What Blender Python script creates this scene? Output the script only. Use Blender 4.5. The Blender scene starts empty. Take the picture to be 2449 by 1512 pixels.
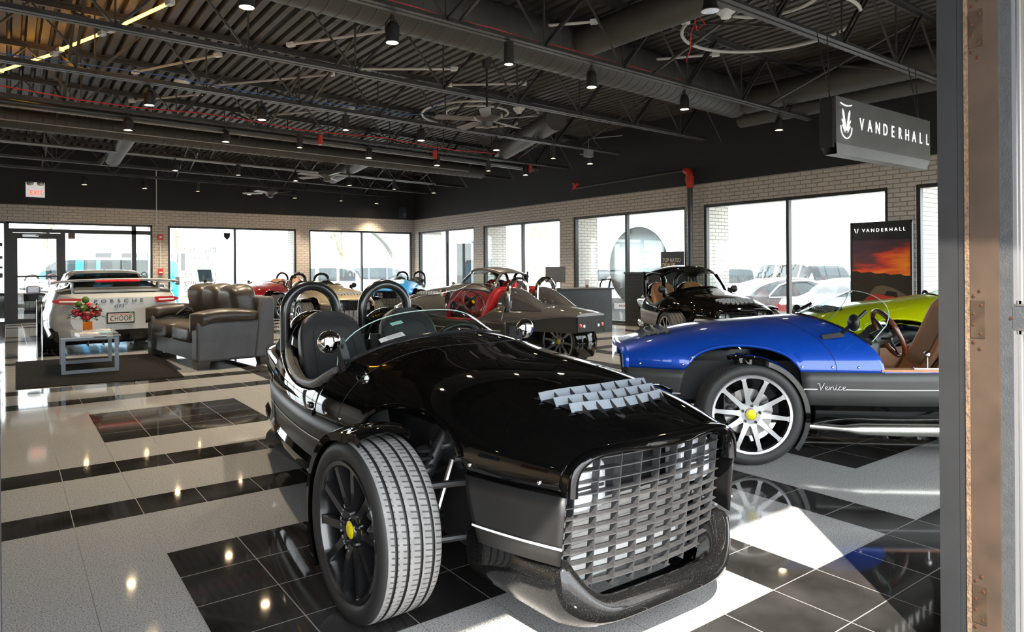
import bpy, bmesh, math, random
from mathutils import Vector, Matrix, Euler
random.seed(7)
S = bpy.context.scene
COL = S.collection
PI = math.pi
sin, cos = math.sin, math.cos
# ------------------------------------------------------------------ camera
FPX, AZ, HOR, ROLL, EYE = 1636.2, 0.63505, 640.0, -0.00736, 1.26
def make_camera():
    cd = bpy.data.cameras.new('camera'); co = bpy.data.objects.new('camera', cd); COL.objects.link(co)
    F = Vector((sin(AZ), cos(AZ), 0)); R = Vector((cos(AZ), -sin(AZ), 0)); U = Vector((0, 0, 1))
    c, s = cos(ROLL), sin(ROLL)
    X = c * R + s * U; Y = -s * R + c * U; Z = -F
    m = Matrix(((X.x, Y.x, Z.x, 0), (X.y, Y.y, Z.y, 0), (X.z, Y.z, Z.z, EYE), (0, 0, 0, 1)))
    co.matrix_world = m
    cd.sensor_fit = 'HORIZONTAL'; cd.sensor_width = 36.0; cd.lens = 36.0 * FPX / 2449.0
    cd.shift_y = (HOR - 756.0) / 2449.0
    cd.clip_start = 0.05; cd.clip_end = 500
    S.camera = co
make_camera()
# ------------------------------------------------------------------ materials
MATS = {}
def M(name, col=(.5, .5, .5), rough=.5, metal=0.0, coat=0.0, spec=.5, emit=None, es=0.0, noise=0.0, nscale=8.0, bump=0.0, bscale=60.0, trans=0.0, alpha=1.0, sheen=0):
    if name in MATS: return MATS[name]
    m = bpy.data.materials.new(name); m.use_nodes = True; MATS[name] = m
    nt = m.node_tree; b = nt.nodes['Principled BSDF']
    b.inputs['Base Color'].default_value = (*col, 1); b.inputs['Roughness'].default_value = rough
    b.inputs['Metallic'].default_value = metal; b.inputs['Coat Weight'].default_value = coat
    b.inputs['Coat Roughness'].default_value = .03; b.inputs['Specular IOR Level'].default_value = spec
    if trans: b.inputs['Transmission Weight'].default_value = trans
    if emit: b.inputs['Emission Color'].default_value = (*emit, 1); b.inputs['Emission Strength'].default_value = es
    tc = None
    if noise or bump:
        tc = nt.nodes.new('ShaderNodeTexCoord')
    if noise:
        n = nt.nodes.new('ShaderNodeTexNoise'); n.inputs['Scale'].default_value = nscale; n.inputs['Detail'].default_value = 5
        nt.links.new(tc.outputs['Object'], n.inputs['Vector'])
        r = nt.nodes.new('ShaderNodeMapRange'); r.inputs[1].default_value = .3; r.inputs[2].default_value = .7
        r.inputs[3].default_value = 1 - noise; r.inputs[4].default_value = 1 + noise
        nt.links.new(n.outputs['Fac'], r.inputs[0])
        mx = nt.nodes.new('ShaderNodeVectorMath'); mx.operation = 'SCALE'; mx.inputs[0].default_value = col
        nt.links.new(r.outputs[0], mx.inputs['Scale']); nt.links.new(mx.outputs[0], b.inputs['Base Color'])
    if bump:
        n2 = nt.nodes.new('ShaderNodeTexNoise'); n2.inputs['Scale'].default_value = bscale; n2.inputs['Detail'].default_value = 3
        nt.links.new(tc.outputs['Object'], n2.inputs['Vector'])
        bp = nt.nodes.new('ShaderNodeBump'); bp.inputs['Strength'].default_value = bump; bp.inputs['Distance'].default_value = .01
        nt.links.new(n2.outputs['Fac'], bp.inputs['Height']); nt.links.new(bp.outputs[0], b.inputs['Normal'])
    return m
def glass_mat(name, tint=(.93, .97, .95), refl=1.0, rough=0.0, opac=0.0, dcol=(.02,.03,.03)):
    if name in MATS: return MATS[name]
    m = bpy.data.materials.new(name); m.use_nodes = True; MATS[name] = m
    nt = m.node_tree; nt.nodes.clear()
    o = nt.nodes.new('ShaderNodeOutputMaterial'); t = nt.nodes.new('ShaderNodeBsdfTransparent'); t.inputs[0].default_value = (*tint, 1)
    g = nt.nodes.new('ShaderNodeBsdfGlossy'); g.inputs['Roughness'].default_value = rough
    ge = nt.nodes.new('ShaderNodeNewGeometry'); dt = nt.nodes.new('ShaderNodeVectorMath'); dt.operation = 'DOT_PRODUCT'
    nt.links.new(ge.outputs['Normal'], dt.inputs[0]); nt.links.new(ge.outputs['Incoming'], dt.inputs[1])
    def mn(op, a, b):
        n = nt.nodes.new('ShaderNodeMath'); n.operation = op
        for i, v in enumerate((a, b)):
            if isinstance(v, (int, float)): n.inputs[i].default_value = v
            else: nt.links.new(v, n.inputs[i])
        return n
    ab = mn('ABSOLUTE', dt.outputs['Value'], 0); fr = mn('POWER', mn('SUBTRACT', 1.0, ab.outputs[0]).outputs[0], 5.0)
    mm = mn('MULTIPLY', mn('ADD', mn('MULTIPLY', fr.outputs[0], .9).outputs[0], .045).outputs[0], refl)
    x = nt.nodes.new('ShaderNodeMixShader'); nt.links.new(mm.outputs[0], x.inputs[0])
    src = t.outputs[0]
    if opac:
        d = nt.nodes.new('ShaderNodeBsdfDiffuse'); d.inputs[0].default_value = (*dcol, 1)
        x2 = nt.nodes.new('ShaderNodeMixShader'); x2.inputs[0].default_value = opac
        nt.links.new(t.outputs[0], x2.inputs[1]); nt.links.new(d.outputs[0], x2.inputs[2]); src = x2.outputs[0]
    nt.links.new(src, x.inputs[1]); nt.links.new(g.outputs[0], x.inputs[2]); nt.links.new(x.outputs[0], o.inputs[0])
    return m
def math_node(nt, op, a, b=None, c=None):
    n = nt.nodes.new('ShaderNodeMath'); n.operation = op
    for i, v in enumerate((a, b, c)):
        if v is None: continue
        if isinstance(v, (int, float)): n.inputs[i].default_value = v
        else: nt.links.new(v, n.inputs[i])
    return n.outputs[0]
def paint(name, col, flake=0.0, rough=.35):
    """glossy clear-coated car paint, optional fine metallic flake"""
    m = M(name, col, rough, metal=.25 if flake else 0.0, coat=1.0, spec=.2)
    if flake and 'flake' not in m:
        m['flake'] = 1
        nt = m.node_tree; b = nt.nodes['Principled BSDF']
        tc = nt.nodes.new('ShaderNodeTexCoord'); v = nt.nodes.new('ShaderNodeTexVoronoi'); v.inputs['Scale'].default_value = 900
        nt.links.new(tc.outputs['Object'], v.inputs['Vector'])
        r = nt.nodes.new('ShaderNodeMapRange'); r.inputs[3].default_value = 1 - flake; r.inputs[4].default_value = 1 + flake
        nt.links.new(v.outputs['Color'], r.inputs[0])
        mx = nt.nodes.new('ShaderNodeVectorMath'); mx.operation = 'SCALE'; mx.inputs[0].default_value = col
        nt.links.new(r.outputs[0], mx.inputs['Scale']); nt.links.new(mx.outputs[0], b.inputs['Base Color'])
    return m
# ------------------------------------------------------------------ mesh builder
class MB:
    def __init__(s): s.v = []; s.f = []; s.m = []
    def add(s, vs, fs, mat=0):
        o = len(s.v); s.v += [tuple(p) for p in vs]
        for k, f in enumerate(fs):
            s.f.append([i + o for i in f]); s.m.append(mat if isinstance(mat, int) else mat[k])
    def boxb(s, x0, x1, y0, y1, z0, z1, mat=0):
        vs = [(x, y, z) for x in (x0, x1) for y in (y0, y1) for z in (z0, z1)]
        s.add(vs, [(0, 1, 3, 2), (4, 6, 7, 5), (0, 4, 5, 1), (2, 3, 7, 6), (0, 2, 6, 4), (1, 5, 7, 3)], mat)
    def box(s, c, d, mat=0, rot=None):
        vs = []
        for x in (-.5, .5):
            for y in (-.5, .5):
                for z in (-.5, .5):
                    p = Vector((x * d[0], y * d[1], z * d[2]))
                    if rot is not None: p = rot @ p
                    vs.append(tuple(p + Vector(c)))
        s.add(vs, [(0, 1, 3, 2), (4, 6, 7, 5), (0, 4, 5, 1), (2, 3, 7, 6), (0, 2, 6, 4), (1, 5, 7, 3)], mat)
    def bar(s, a, b, w, h, mat=0, up=(0, 0, 1)):
        a = Vector(a); b = Vector(b); d = (b - a); L = d.length
        if L < 1e-6: return
        d.normalize(); u = Vector(up)
        if abs(d.dot(u)) > .98: u = Vector((1, 0, 0))
        r = d.cross(u).normalized(); u = r.cross(d)
        s.box((a + b) / 2, (w, L, h), mat, Matrix((r, d, u)).transposed())
    def grid(s, P, mat=0, cu=False, cv=False):
        n = len(P); m = len(P[0]); o = len(s.v)
        for row in P: s.v += [tuple(p) for p in row]
        for i in range(n if cu else n - 1):
            for j in range(m if cv else m - 1):
                a = o + i * m + j; b = o + i * m + (j + 1) % m; c = o + ((i + 1) % n) * m + (j + 1) % m; d = o + ((i + 1) % n) * m + j
                s.f.append([a, b, c, d]); s.m.append(mat(i, j) if callable(mat) else mat)
    def fan(s, ring, mat=0, flip=False):
        o = len(s.v); s.v += [tuple(p) for p in ring]; f = list(range(o, o + len(ring)))
        s.f.append(f[::-1] if flip else f); s.m.append(mat)
    def tube(s, pts, r, seg=8, mat=0, closed=False, cap=True, flat=1.0):
        pts = [Vector(p) for p in pts]; n = len(pts); rings = []
        prev = None
        for i, p in enumerate(pts):
            if closed: t = pts[(i + 1) % n] - pts[i - 1]
            else: t = pts[min(i + 1, n - 1)] - pts[max(i - 1, 0)]
            if t.length < 1e-9: t = Vector((0, 0, 1))
            t.normalize()
            if prev is None:
                u = Vector((0, 0, 1)) if abs(t.z) < .9 else Vector((1, 0, 0))
            else: u = prev
            u = (u - t * u.dot(t)); u.normalize(); w = t.cross(u); prev = u
            rr = r[i] if isinstance(r, (list, tuple)) else r
            rings.append([p + u * (rr * cos(2 * PI * k / seg) * flat) + w * (rr * sin(2 * PI * k / seg)) for k in range(seg)])
        s.grid(rings, mat, cu=closed, cv=True)
        if cap and not closed: s.fan(rings[0], mat); s.fan(rings[-1], mat, True)
    def cyl(s, a, b, r, seg=16, mat=0, r2=None):
        s.tube([a, b], [r, r if r2 is None else r2], seg, mat)
    def lathe(s, prof, c=(0, 0, 0), axis='z', seg=32, mat=0, close=False, a0=0.0, a1=2 * PI):
        full = abs(a1 - a0 - 2 * PI) < 1e-6; n = seg if full else seg + 1; P = []
        for k in range(n):
            a = a0 + (a1 - a0) * k / seg; row = []
            for (r, h) in prof:
                if axis == 'z': q = (r * cos(a), r * sin(a), h)
                elif axis == 'y': q = (r * cos(a), h, r * sin(a))
                else: q = (h, r * cos(a), r * sin(a))
                row.append((c[0] + q[0], c[1] + q[1], c[2] + q[2]))
            P.append(row)
        s.grid(P, (lambda i, j: mat[j]) if isinstance(mat, (list, tuple)) else mat, cu=full, cv=close)
    def ball(s, c, r, mat=0, seg=16, rings=10, sc=(1, 1, 1), pw=1.0, rot=None):
        P = []
        sg = lambda v: (abs(v) ** pw) * (1 if v >= 0 else -1)
        for i in range(rings + 1):
            t = PI * i / rings; row = []
            for k in range(seg):
                a = 2 * PI * k / seg
                q = Vector((r * sc[0] * sg(sin(t)) * sg(cos(a)), r * sc[1] * sg(sin(t)) * sg(sin(a)), r * sc[2] * sg(cos(t))))
                if rot is not None: q = rot @ q
                row.append((c[0] + q[0], c[1] + q[1], c[2] + q[2]))
            P.append(row)
        s.grid(P, mat, cv=True)
    def rbox(s, c, d, mat=0, pw=.35, seg=28, rings=18, rot=None):
        s.ball(c, .5, mat, seg, rings, d, pw, rot)
    def poly(s, pts2, h0, h1, fn, mat=0):
        """prism from a 2-D outline; fn(u, v, h) -> 3-D"""
        n = len(pts2); o = len(s.v)
        s.v += [tuple(fn(u, v, h0)) for u, v in pts2] + [tuple(fn(u, v, h1)) for u, v in pts2]
        s.f.append([o + i for i in range(n)]); s.m.append(mat)
        s.f.append([o + n + i for i in range(n)][::-1]); s.m.append(mat)
        for i in range(n):
            j = (i + 1) % n; s.f.append([o + i, o + n + i, o + n + j, o + j]); s.m.append(mat)
    def build(s, name, mats, parent=None, sharp=35, loc=None, rot=None, smooth=True, fixn=True):
        me = bpy.data.meshes.new(name); me.from_pydata(s.v, [], s.f)
        if not isinstance(mats, (list, tuple)): mats = [mats]
        for m in mats: me.materials.append(m)
        me.polygons.foreach_set('material_index', s.m)
        if fixn:
            bm = bmesh.new(); bm.from_mesh(me); bmesh.ops.recalc_face_normals(bm, faces=bm.faces); bm.to_mesh(me); bm.free()
        if smooth:
            me.polygons.foreach_set('use_smooth', [True] * len(me.polygons))
            me.set_sharp_from_angle(angle=math.radians(sharp))
        me.update()
        o = bpy.data.objects.new(name, me); COL.objects.link(o)
        if parent is not None: o.parent = parent
        if loc is not None: o.location = loc
        if rot is not None: o.rotation_euler = rot
        return o
def tag(o, label=None, cat=None, group=None, kind=None):
    if label: o['label'] = label
    if cat: o['category'] = cat
    if group: o['group'] = group
    if kind: o['kind'] = kind
    return o
def empty(name, loc, rz=0, label=None, cat=None, group=None):
    o = bpy.data.objects.new(name, None); COL.objects.link(o); o.location = loc; o.rotation_euler = (0, 0, rz); o.empty_display_size = .1
    return tag(o, label, cat, group)
def struct(o): o['kind'] = 'structure'; return o
def text(name, body, size, mat, parent=None, loc=(0, 0, 0), rot=(0, 0, 0), extrude=.002, align='CENTER', spacing=1.0, sx=1.0, mirror=False, shear=0.0):
    cu = bpy.data.curves.new(name, 'FONT'); cu.body = body; cu.size = size; cu.extrude = extrude; cu.align_x = align; cu.align_y = 'CENTER'
    cu.space_character = spacing; cu.shear = shear; cu.resolution_u = 4
    t = bpy.data.objects.new(name + '_curve', cu); COL.objects.link(t)
    bpy.context.view_layer.update(); me = bpy.data.meshes.new_from_object(t.evaluated_get(bpy.context.evaluated_depsgraph_get()))
    bpy.data.objects.remove(t); bpy.data.curves.remove(cu); me.materials.clear(); me.materials.append(mat)
    k = -sx if mirror else sx
    for v in me.vertices: v.co.x *= k
    me.name = name; o = bpy.data.objects.new(name, me); COL.objects.link(o); o.location = loc; o.rotation_euler = rot
    if parent is not None: o.parent = parent
    return o
def copy_tree(o, parent=None):
    c = o.copy(); COL.objects.link(c)
    if parent is not None: c.parent = parent
    for ch in list(o.children): copy_tree(ch, c)
    return c
def cr(x, tab):
    """smooth interpolation through a table of (x, value), x ascending"""
    n = len(tab)
    if x <= tab[0][0]: return tab[0][1]
    if x >= tab[-1][0]: return tab[-1][1]
    for i in range(n - 1):
        if x <= tab[i + 1][0]:
            x0, y0 = tab[i]; x1, y1 = tab[i + 1]; h = x1 - x0; t = (x - x0) / h
            m0 = (y1 - tab[i - 1][1]) / (x1 - tab[i - 1][0]) if i > 0 else (y1 - y0) / h
            m1 = (tab[i + 2][1] - y0) / (tab[i + 2][0] - x0) if i < n - 2 else (y1 - y0) / h
            t2 = t * t; t3 = t2 * t
            return (2*t3-3*t2+1)*y0 + (t3-2*t2+t)*h*m0 + (-2*t3+3*t2)*y1 + (t3-t2)*h*m1
def lerp(a, b, t): return a + (b - a) * t
# common materials
BLACK_MATTE = M('matte_black_steel', (.012, .012, .013), .6, noise=.25, nscale=6)
CHROME = M('chrome', (.9, .9, .9), .06, metal=1)
STEEL = M('satin_steel', (.55, .56, .57), .3, metal=1, noise=.1)
DARKFRAME = M('dark_bronze_frame', (.018, .018, .018), .4, noise=.15)
WHITE = M('white_plastic', (.75, .75, .73), .4, noise=.05)
RED = M('red_enamel', (.55, .03, .02), .35, noise=.1)
# ------------------------------------------------------------------ the room
TP = .3043; TX = .444 * 1.26; TY = .982 * 1.26     # floor tile pitch and grid origin
XW, YW, XL, YF = 10.93, 20.33, -7.0, .95           # right wall, back wall, left wall, front wall
ZB, ZWIN, ZC = 2.87, 2.456, 4.32                   # top of brick, window head, underside of deck
def floor_mat(name, dark):
    m = bpy.data.materials.new(name); m.use_nodes = True; nt = m.node_tree; b = nt.nodes['Principled BSDF']
    tc = nt.nodes.new('ShaderNodeTexCoord'); sx = nt.nodes.new('ShaderNodeSeparateXYZ'); nt.links.new(tc.outputs['Object'], sx.inputs[0])
    def edge(o, org, per):
        t = math_node(nt, 'DIVIDE', math_node(nt, 'SUBTRACT', o, org), per)
        f = math_node(nt, 'SUBTRACT', t, math_node(nt, 'FLOOR', t))
        return math_node(nt, 'MINIMUM', f, math_node(nt, 'SUBTRACT', 1.0, f))
    ex = edge(sx.outputs[0], TX, TP); ey = edge(sx.outputs[1], TY, TP)
    g = math_node(nt, 'MINIMUM', ex, ey)
    gm = math_node(nt, 'LESS_THAN', g, .0065 if dark else .0055)
    n = nt.nodes.new('ShaderNodeTexNoise'); n.inputs['Scale'].default_value = 3.0 if dark else 2.0; n.inputs['Detail'].default_value = 8
    nt.links.new(tc.outputs['Object'], n.inputs['Vector'])
    rmp = nt.nodes.new('ShaderNodeValToRGB'); e = rmp.color_ramp.elements
    if dark:
        e[0].position = .35; e[0].color = (.014, .013, .012, 1); e[1].position = .75; e[1].color = (.05, .047, .046, 1)
        nt.links.new(n.outputs['Fac'], rmp.inputs[0]); base = rmp.outputs[0]; gc = (.30, .29, .27, 1)
    else:
        v = nt.nodes.new('ShaderNodeTexNoise'); v.inputs['Scale'].default_value = 190; v.inputs['Detail'].default_value = 2
        nt.links.new(tc.outputs['Object'], v.inputs['Vector'])
        e[0].position = .30; e[0].color = (.07, .07, .075, 1); e[1].position = .47; e[1].color = (.39, .38, .37, 1)
        k = e.new(.70); k.color = (.48, .47, .46, 1)
        nt.links.new(v.outputs['Fac'], rmp.inputs[0]); base = rmp.outputs[0]; gc = (.16, .15, .14, 1)
    mx = nt.nodes.new('ShaderNodeMix'); mx.data_type = 'RGBA'; nt.links.new(gm, mx.inputs[0])
    nt.links.new(base, mx.inputs[6]); mx.inputs[7].default_value = gc
    nt.links.new(mx.outputs[2], b.inputs['Base Color'])
    r = math_node(nt, 'MULTIPLY_ADD', gm, .3, .045 if dark else .06); nt.links.new(r, b.inputs['Roughness'])
    b.inputs['Specular IOR Level'].default_value = .5
    return m
def brick_mat(name, c1, c2, mortar, axis, bw=.203, bh=.0715):
    m = bpy.data.materials.new(name); m.use_nodes = True; nt = m.node_tree; b = nt.nodes['Principled BSDF']
    tc = nt.nodes.new('ShaderNodeTexCoord'); sx = nt.nodes.new('ShaderNodeSeparateXYZ'); nt.links.new(tc.outputs['Object'], sx.inputs[0])
    cb = nt.nodes.new('ShaderNodeCombineXYZ'); geo = nt.nodes.new('ShaderNodeNewGeometry'); sn = nt.nodes.new('ShaderNodeSeparateXYZ')
    nt.links.new(geo.outputs['Normal'], sn.inputs[0])
    a = math_node(nt, 'GREATER_THAN', math_node(nt, 'ABSOLUTE', sn.outputs[0]), .6)     # faces looking along X use Y, others X
    u = math_node(nt, 'ADD', math_node(nt, 'MULTIPLY', sx.outputs[1], a), math_node(nt, 'MULTIPLY', sx.outputs[0], math_node(nt, 'SUBTRACT', 1.0, a)))
    nt.links.new(u, cb.inputs[0]); nt.links.new(sx.outputs[2], cb.inputs[1])
    t = nt.nodes.new('ShaderNodeTexBrick'); nt.links.new(cb.outputs[0], t.inputs['Vector'])
    t.inputs['Color1'].default_value = (*c1, 1); t.inputs['Color2'].default_value = (*c2, 1); t.inputs['Mortar'].default_value = (*mortar, 1)
    t.inputs['Scale'].default_value = 1; t.inputs['Mortar Size'].default_value = .007; t.inputs['Mortar Smooth'].default_value = .4
    t.inputs['Brick Width'].default_value = bw; t.inputs['Row Height'].default_value = bh
    n = nt.nodes.new('ShaderNodeTexNoise'); n.inputs['Scale'].default_value = 35; n.inputs['Detail'].default_value = 4; nt.links.new(tc.outputs['Object'], n.inputs['Vector'])
    nt.links.new(t.outputs['Color'], b.inputs['Base Color']); b.inputs['Roughness'].default_value = .55
    h = math_node(nt, 'ADD', math_node(nt, 'MULTIPLY', t.outputs['Fac'], -1.0), math_node(nt, 'MULTIPLY', n.outputs['Fac'], .35))
    bp = nt.nodes.new('ShaderNodeBump'); bp.inputs['Strength'].default_value = 1.0; bp.inputs['Distance'].default_value = .012
    nt.links.new(h, bp.inputs['Height']); nt.links.new(bp.outputs[0], b.inputs['Normal'])
    return m
FL_D = floor_mat('dark_marble_tile', True); FL_W = floor_mat('white_terrazzo_tile', False)
BRICK = brick_mat('painted_taupe_brick', (.52, .46, .40), (.57, .505, .44), (.29, .25, .22), 0)
BRICK_OUT = brick_mat('painted_white_brick', (.62, .58, .52), (.66, .62, .56), (.30, .28, .26), 0)
BRICK_BLK = brick_mat('black_painted_brick', (.012, .012, .012), (.016, .016, .016), (.006, .006, .006), 0)
WALLBLK = M('black_wall_paint', (.012, .012, .0125), .7, noise=.15, nscale=2)
DECK = M('black_painted_deck', (.055, .048, .041), .55, noise=.35, nscale=3)
BEIGE = M('beige_wall_paint', (.62, .55, .46), .6, noise=.05, nscale=2)
PANE = glass_mat('window_glass', (.95, .97, .96), .8)
# floor: one quad per tile
mb = MB()
i0, i1 = int((XL - TX) / TP) - 1, int((XW + .1 - TX) / TP) + 1
j0, j1 = int((YF - 1.3 - TY) / TP), int((YW + .1 - TY) / TP) + 1
def tile_dark(i, j):
    if j < 1: return True
    a, b = i % 12, j % 12
    if a < 4 and 3 <= b < 7: return True
    return a in (6, 9) or b in (9, 0)
xs = [min(max(TX + i * TP, XL - .1), XW + .12) for i in range(i0, i1 + 1)]; ys = [min(max(TY + j * TP, YF - .16), YW + .12) for j in range(j0, j1 + 1)]
for i in range(len(xs) - 1):
    for j in range(len(ys) - 1):
        if xs[i + 1] - xs[i] < .01 or ys[j + 1] - ys[j] < .01: continue
        mb.add([(xs[i], ys[j], 0), (xs[i+1], ys[j], 0), (xs[i+1], ys[j+1], 0), (xs[i], ys[j+1], 0)], [(0, 1, 2, 3)], 0 if tile_dark(i + i0, j + j0) else 1)
struct(mb.build('floor', [FL_D, FL_W], smooth=False))
mb = MB(); mb.boxb(XL - .1, XW + .12, YF - .16, YW + .12, -.12, -.004); struct(mb.build('floor_slab', M('concrete', (.3, .3, .29), .8, noise=.2)))
# --- walls with openings
def wall(name, axis, pos, th, lo, hi, openings, mats, ztop=ZC + .2):
    """axis 'x': wall plane X=pos, runs along Y; openings are (a, b, z0, z1)"""
    mb = MB()
    def blk(a, b, z0, z1, mt):
        if b - a < 1e-4 or z1 - z0 < 1e-4: return
        if axis == 'x': mb.boxb(min(pos, pos + th), max(pos, pos + th), a, b, z0, z1, mt)
        else: mb.boxb(a, b, min(pos, pos + th), max(pos, pos + th), z0, z1, mt)
    blk(lo, hi, ZB, ztop, 1)
    c = lo
    for (a, b, z0, z1) in sorted(openings):
        blk(c, a, 0, ZB, 0); blk(a, b, z1, ZB, 0); blk(a, b, 0, z0, 0); c = b
    blk(c, hi, 0, ZB, 0)
    return struct(mb.build(name, mats, smooth=False))
RW = [(16.712, 20.03, 0, ZWIN), (12.829, 16.211, 0, ZWIN), (8.966, 12.35, 0, ZWIN), (5.054, 8.534, 0, ZWIN), (1.4, 4.652, 0, ZWIN)]
wall('wall_right', 'x', XW, .16, YF - .15, YW + .16, RW, [BRICK, WALLBLK])
BW = [(-2.9, -.02, 0, ZWIN), (-.02, 3.104, 0, ZWIN), (3.476, 6.962, 0, ZWIN), (7.358, 10.85, 0, ZWIN), (-6.4, -3.3, 0, ZWIN)]
wall('wall_back', 'y', YW, .16, XL, XW + .16, BW, [BRICK, WALLBLK])
wall('wall_left', 'x', XL, -.15, YF - .15, YW + .16, [], [BEIGE, WALLBLK])
# front wall around the doorway where the photographer stands, glazed on either side
FRW = [(-.06, 2.66, 0, 2.55), (-3.6, -.6, .9, ZWIN), (3.0, 6.3, 0, ZWIN), (6.7, 10.3, 0, ZWIN)]
wall('wall_front', 'y', YF, -.15, XL, XW + .16, FRW, [BRICK, WALLBLK])
# --- window frames and panes
def window(name, axis, pos, a, b, z0, z1, muls, fw=.055, dep=.09, parts=True):
    fr = MB()
    def blk(m_, u0, u1, w0, w1, d0=0.0, d1=dep):
        if axis == 'x': m_.boxb(pos + d0, pos + d1, u0, u1, w0, w1)
        else: m_.boxb(u0, u1, pos + d0, pos + d1, w0, w1)
    blk(fr, a, b, z1 - fw, z1); blk(fr, a, b, z0, z0 + fw); blk(fr, a, a + fw, z0 + fw, z1 - fw); blk(fr, b - fw, b, z0 + fw, z1 - fw)
    for m_ in muls: blk(fr, m_ - fw / 2, m_ + fw / 2, z0 + fw, z1 - fw)
    o = struct(fr.build(name, DARKFRAME, smooth=False))
    ed = [a] + list(muls) + [b]
    for k in range(len(ed) - 1):
        g = MB(); blk(g, ed[k] + .02, ed[k + 1] - .02, z0 + .03, z1 - .03, .042, .048)
        g.build('pane', PANE, o, smooth=False)
    return o
window('window_1', 'x', XW + .03, 16.712, 20.03, 0, ZWIN, [18.322])
window('window_2', 'x', XW + .03, 12.829, 16.211, 0, ZWIN, [14.428])
o = window('window_3', 'x', XW + .03, 8.966, 12.35, 0, ZWIN, [10.636])
mb = MB(); mb.boxb(XW - .03, XW + .14, 8.93, 10.62, 0, 1.10, 0); mb.boxb(XW - .05, XW + .15, 8.93, 10.63, 1.10, 1.14, 1)
struct(mb.build('trim_1', [BRICK_BLK, DARKFRAME], smooth=False))
window('window_4', 'x', XW + .03, 5.054, 8.534, 0, ZWIN, [6.762])
window('window_5', 'x', XW + .03, 1.4, 4.652, 0, ZWIN, [3.0])
window('window_6', 'y', YW + .03, 3.476, 6.962, 0, ZWIN, [5.211])
window('window_7', 'y', YW + .03, 7.358, 10.85, 0, ZWIN, [9.08])
window('window_8', 'y', YW + .03, -2.9, -.02, 0, ZWIN, [-1.5])
window('window_9', 'y', YW + .03, -6.4, -3.3, 0, ZWIN, [-4.9])
window('window_10', 'y', YF - .12, -3.6, -.6, .9, ZWIN, [-2.0])
window('window_12', 'y', YF - .12, 6.7, 10.3, 0, ZWIN, [8.5]); window('window_14', 'y', YF - .12, 3.0, 6.3, 0, ZWIN, [4.65])
# --- entrance set in the back wall: frame, transom, door leaf, sidelight
fr = MB(); y0, y1 = YW + .02, YW + .13
for (a, b, z0, z1) in ((-.02, .03, 0, 2.456), (3.055, 3.104, 0, 2.456), (-.02, 3.104, 2.41, 2.456), (.03, 3.055, 2.20, 2.295), (.03, .10, 0, 2.2), (1.06, 1.16, 0, 2.2), (2.62, 2.72, 0, 2.41), (1.16, 2.62, 1.07, 1.12), (1.16, 2.62, 0, .12), (2.72, 3.055, 0, .07)):
    fr.boxb(a, b, y0, y1, z0, z1)
o = struct(fr.build('window_13', DARKFRAME, smooth=False))
for (a, b, z0, z1) in ((.03, 3.05, 2.29, 2.41), (1.15, 2.63, 1.11, 2.21), (1.15, 2.63, .11, 1.08), (2.71, 3.06, .06, 2.30)):
    g = MB(); g.boxb(a, b, YW + .07, YW + .076, z0, z1); g.build('pane', PANE, o, smooth=False)
dr = MB()
for (a, b, z0, z1) in ((.10, .19, 0, 2.19), (.97, 1.06, 0, 2.19), (.19, .97, 2.05, 2.19), (.19, .97, 0, .10)): dr.boxb(a, b, y0 + .01, y1 - .02, z0, z1)
do = struct(dr.build('door_1', DARKFRAME, smooth=False))
g = MB(); g.boxb(.185, .975, YW + .06, YW + .066, .09, 2.06); g.build('pane', PANE, do, smooth=False)
h = MB(); h.tube([(.17, YW + .0, 1.13), (.17, YW - .04, 1.13), (1.0, YW - .04, 1.13), (1.0, YW, 1.13)], .018, 8); h.box((1.02, YW - .01, 1.22), (.06, .05, .22)); h.build('push_bar', M('dark_bar', (.05, .05, .05), .35, metal=.6), do)
h = MB(); h.box((.45, YW, 2.12), (.32, .06, .06)); h.bar((.55, YW - .02, 2.12), (.85, YW - .16, 2.2), .02, .02); h.build('door_closer', STEEL, do)
h = MB(); h.boxb(-.05, 1.15, YW - .12, YW + .02, -.001, .015); struct(h.build('trim_2', M('dark_threshold', (.03, .03, .03), .5, noise=.1)))
# --- exterior colonnade beyond the right wall: brick fins and soffit
for k, y in enumerate((20.2, 16.46, 12.59, 8.75, 4.85)):
    mb = MB(); mb.boxb(XW + .161, XW + .87, y - .17, y + .17, -.42, 2.595)
    tag(mb.build('brick_pier', BRICK_OUT, smooth=False), ['white-painted brick pier outside beside the building corner', 'white-painted brick pier outside, behind the grey hardtop roadster', 'white-painted brick pier outside, left of the round mirror', 'white-painted brick pier outside, behind the black hardtop roadster', 'white-painted brick pier outside at the right end behind the poster'][k], 'pier', 'brick piers outside the right wall')
mb = MB(); mb.boxb(XW + .161, XW + 1.7, YF, YW + 1.6, 2.60, 2.75); mb.boxb(XL, XW + .161, YW + .161, YW + 1.6, 2.60, 2.75)
mb.boxb(XW + 1.6, XW + 1.75, YF, YW + 1.7, 2.55, 3.2); mb.boxb(XL, XW + 1.75, YW + 1.6, YW + 1.75, 2.55, 3.2)
struct(mb.build('ceiling_soffit', M('white_soffit', (.7, .69, .66), .6, noise=.05), smooth=False))
for k, x in enumerate((7.16, 3.29)):
    mb = MB(); mb.boxb(x - .17, x + .17, YW + .161, YW + .87, -.42, 2.595)
    tag(mb.build('brick_pier', BRICK_OUT, smooth=False), ['white-painted brick pier outside between the two lettered-side windows', 'white-painted brick pier outside just right of the glass entrance'][k], 'pier', 'brick piers outside the back wall')
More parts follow.
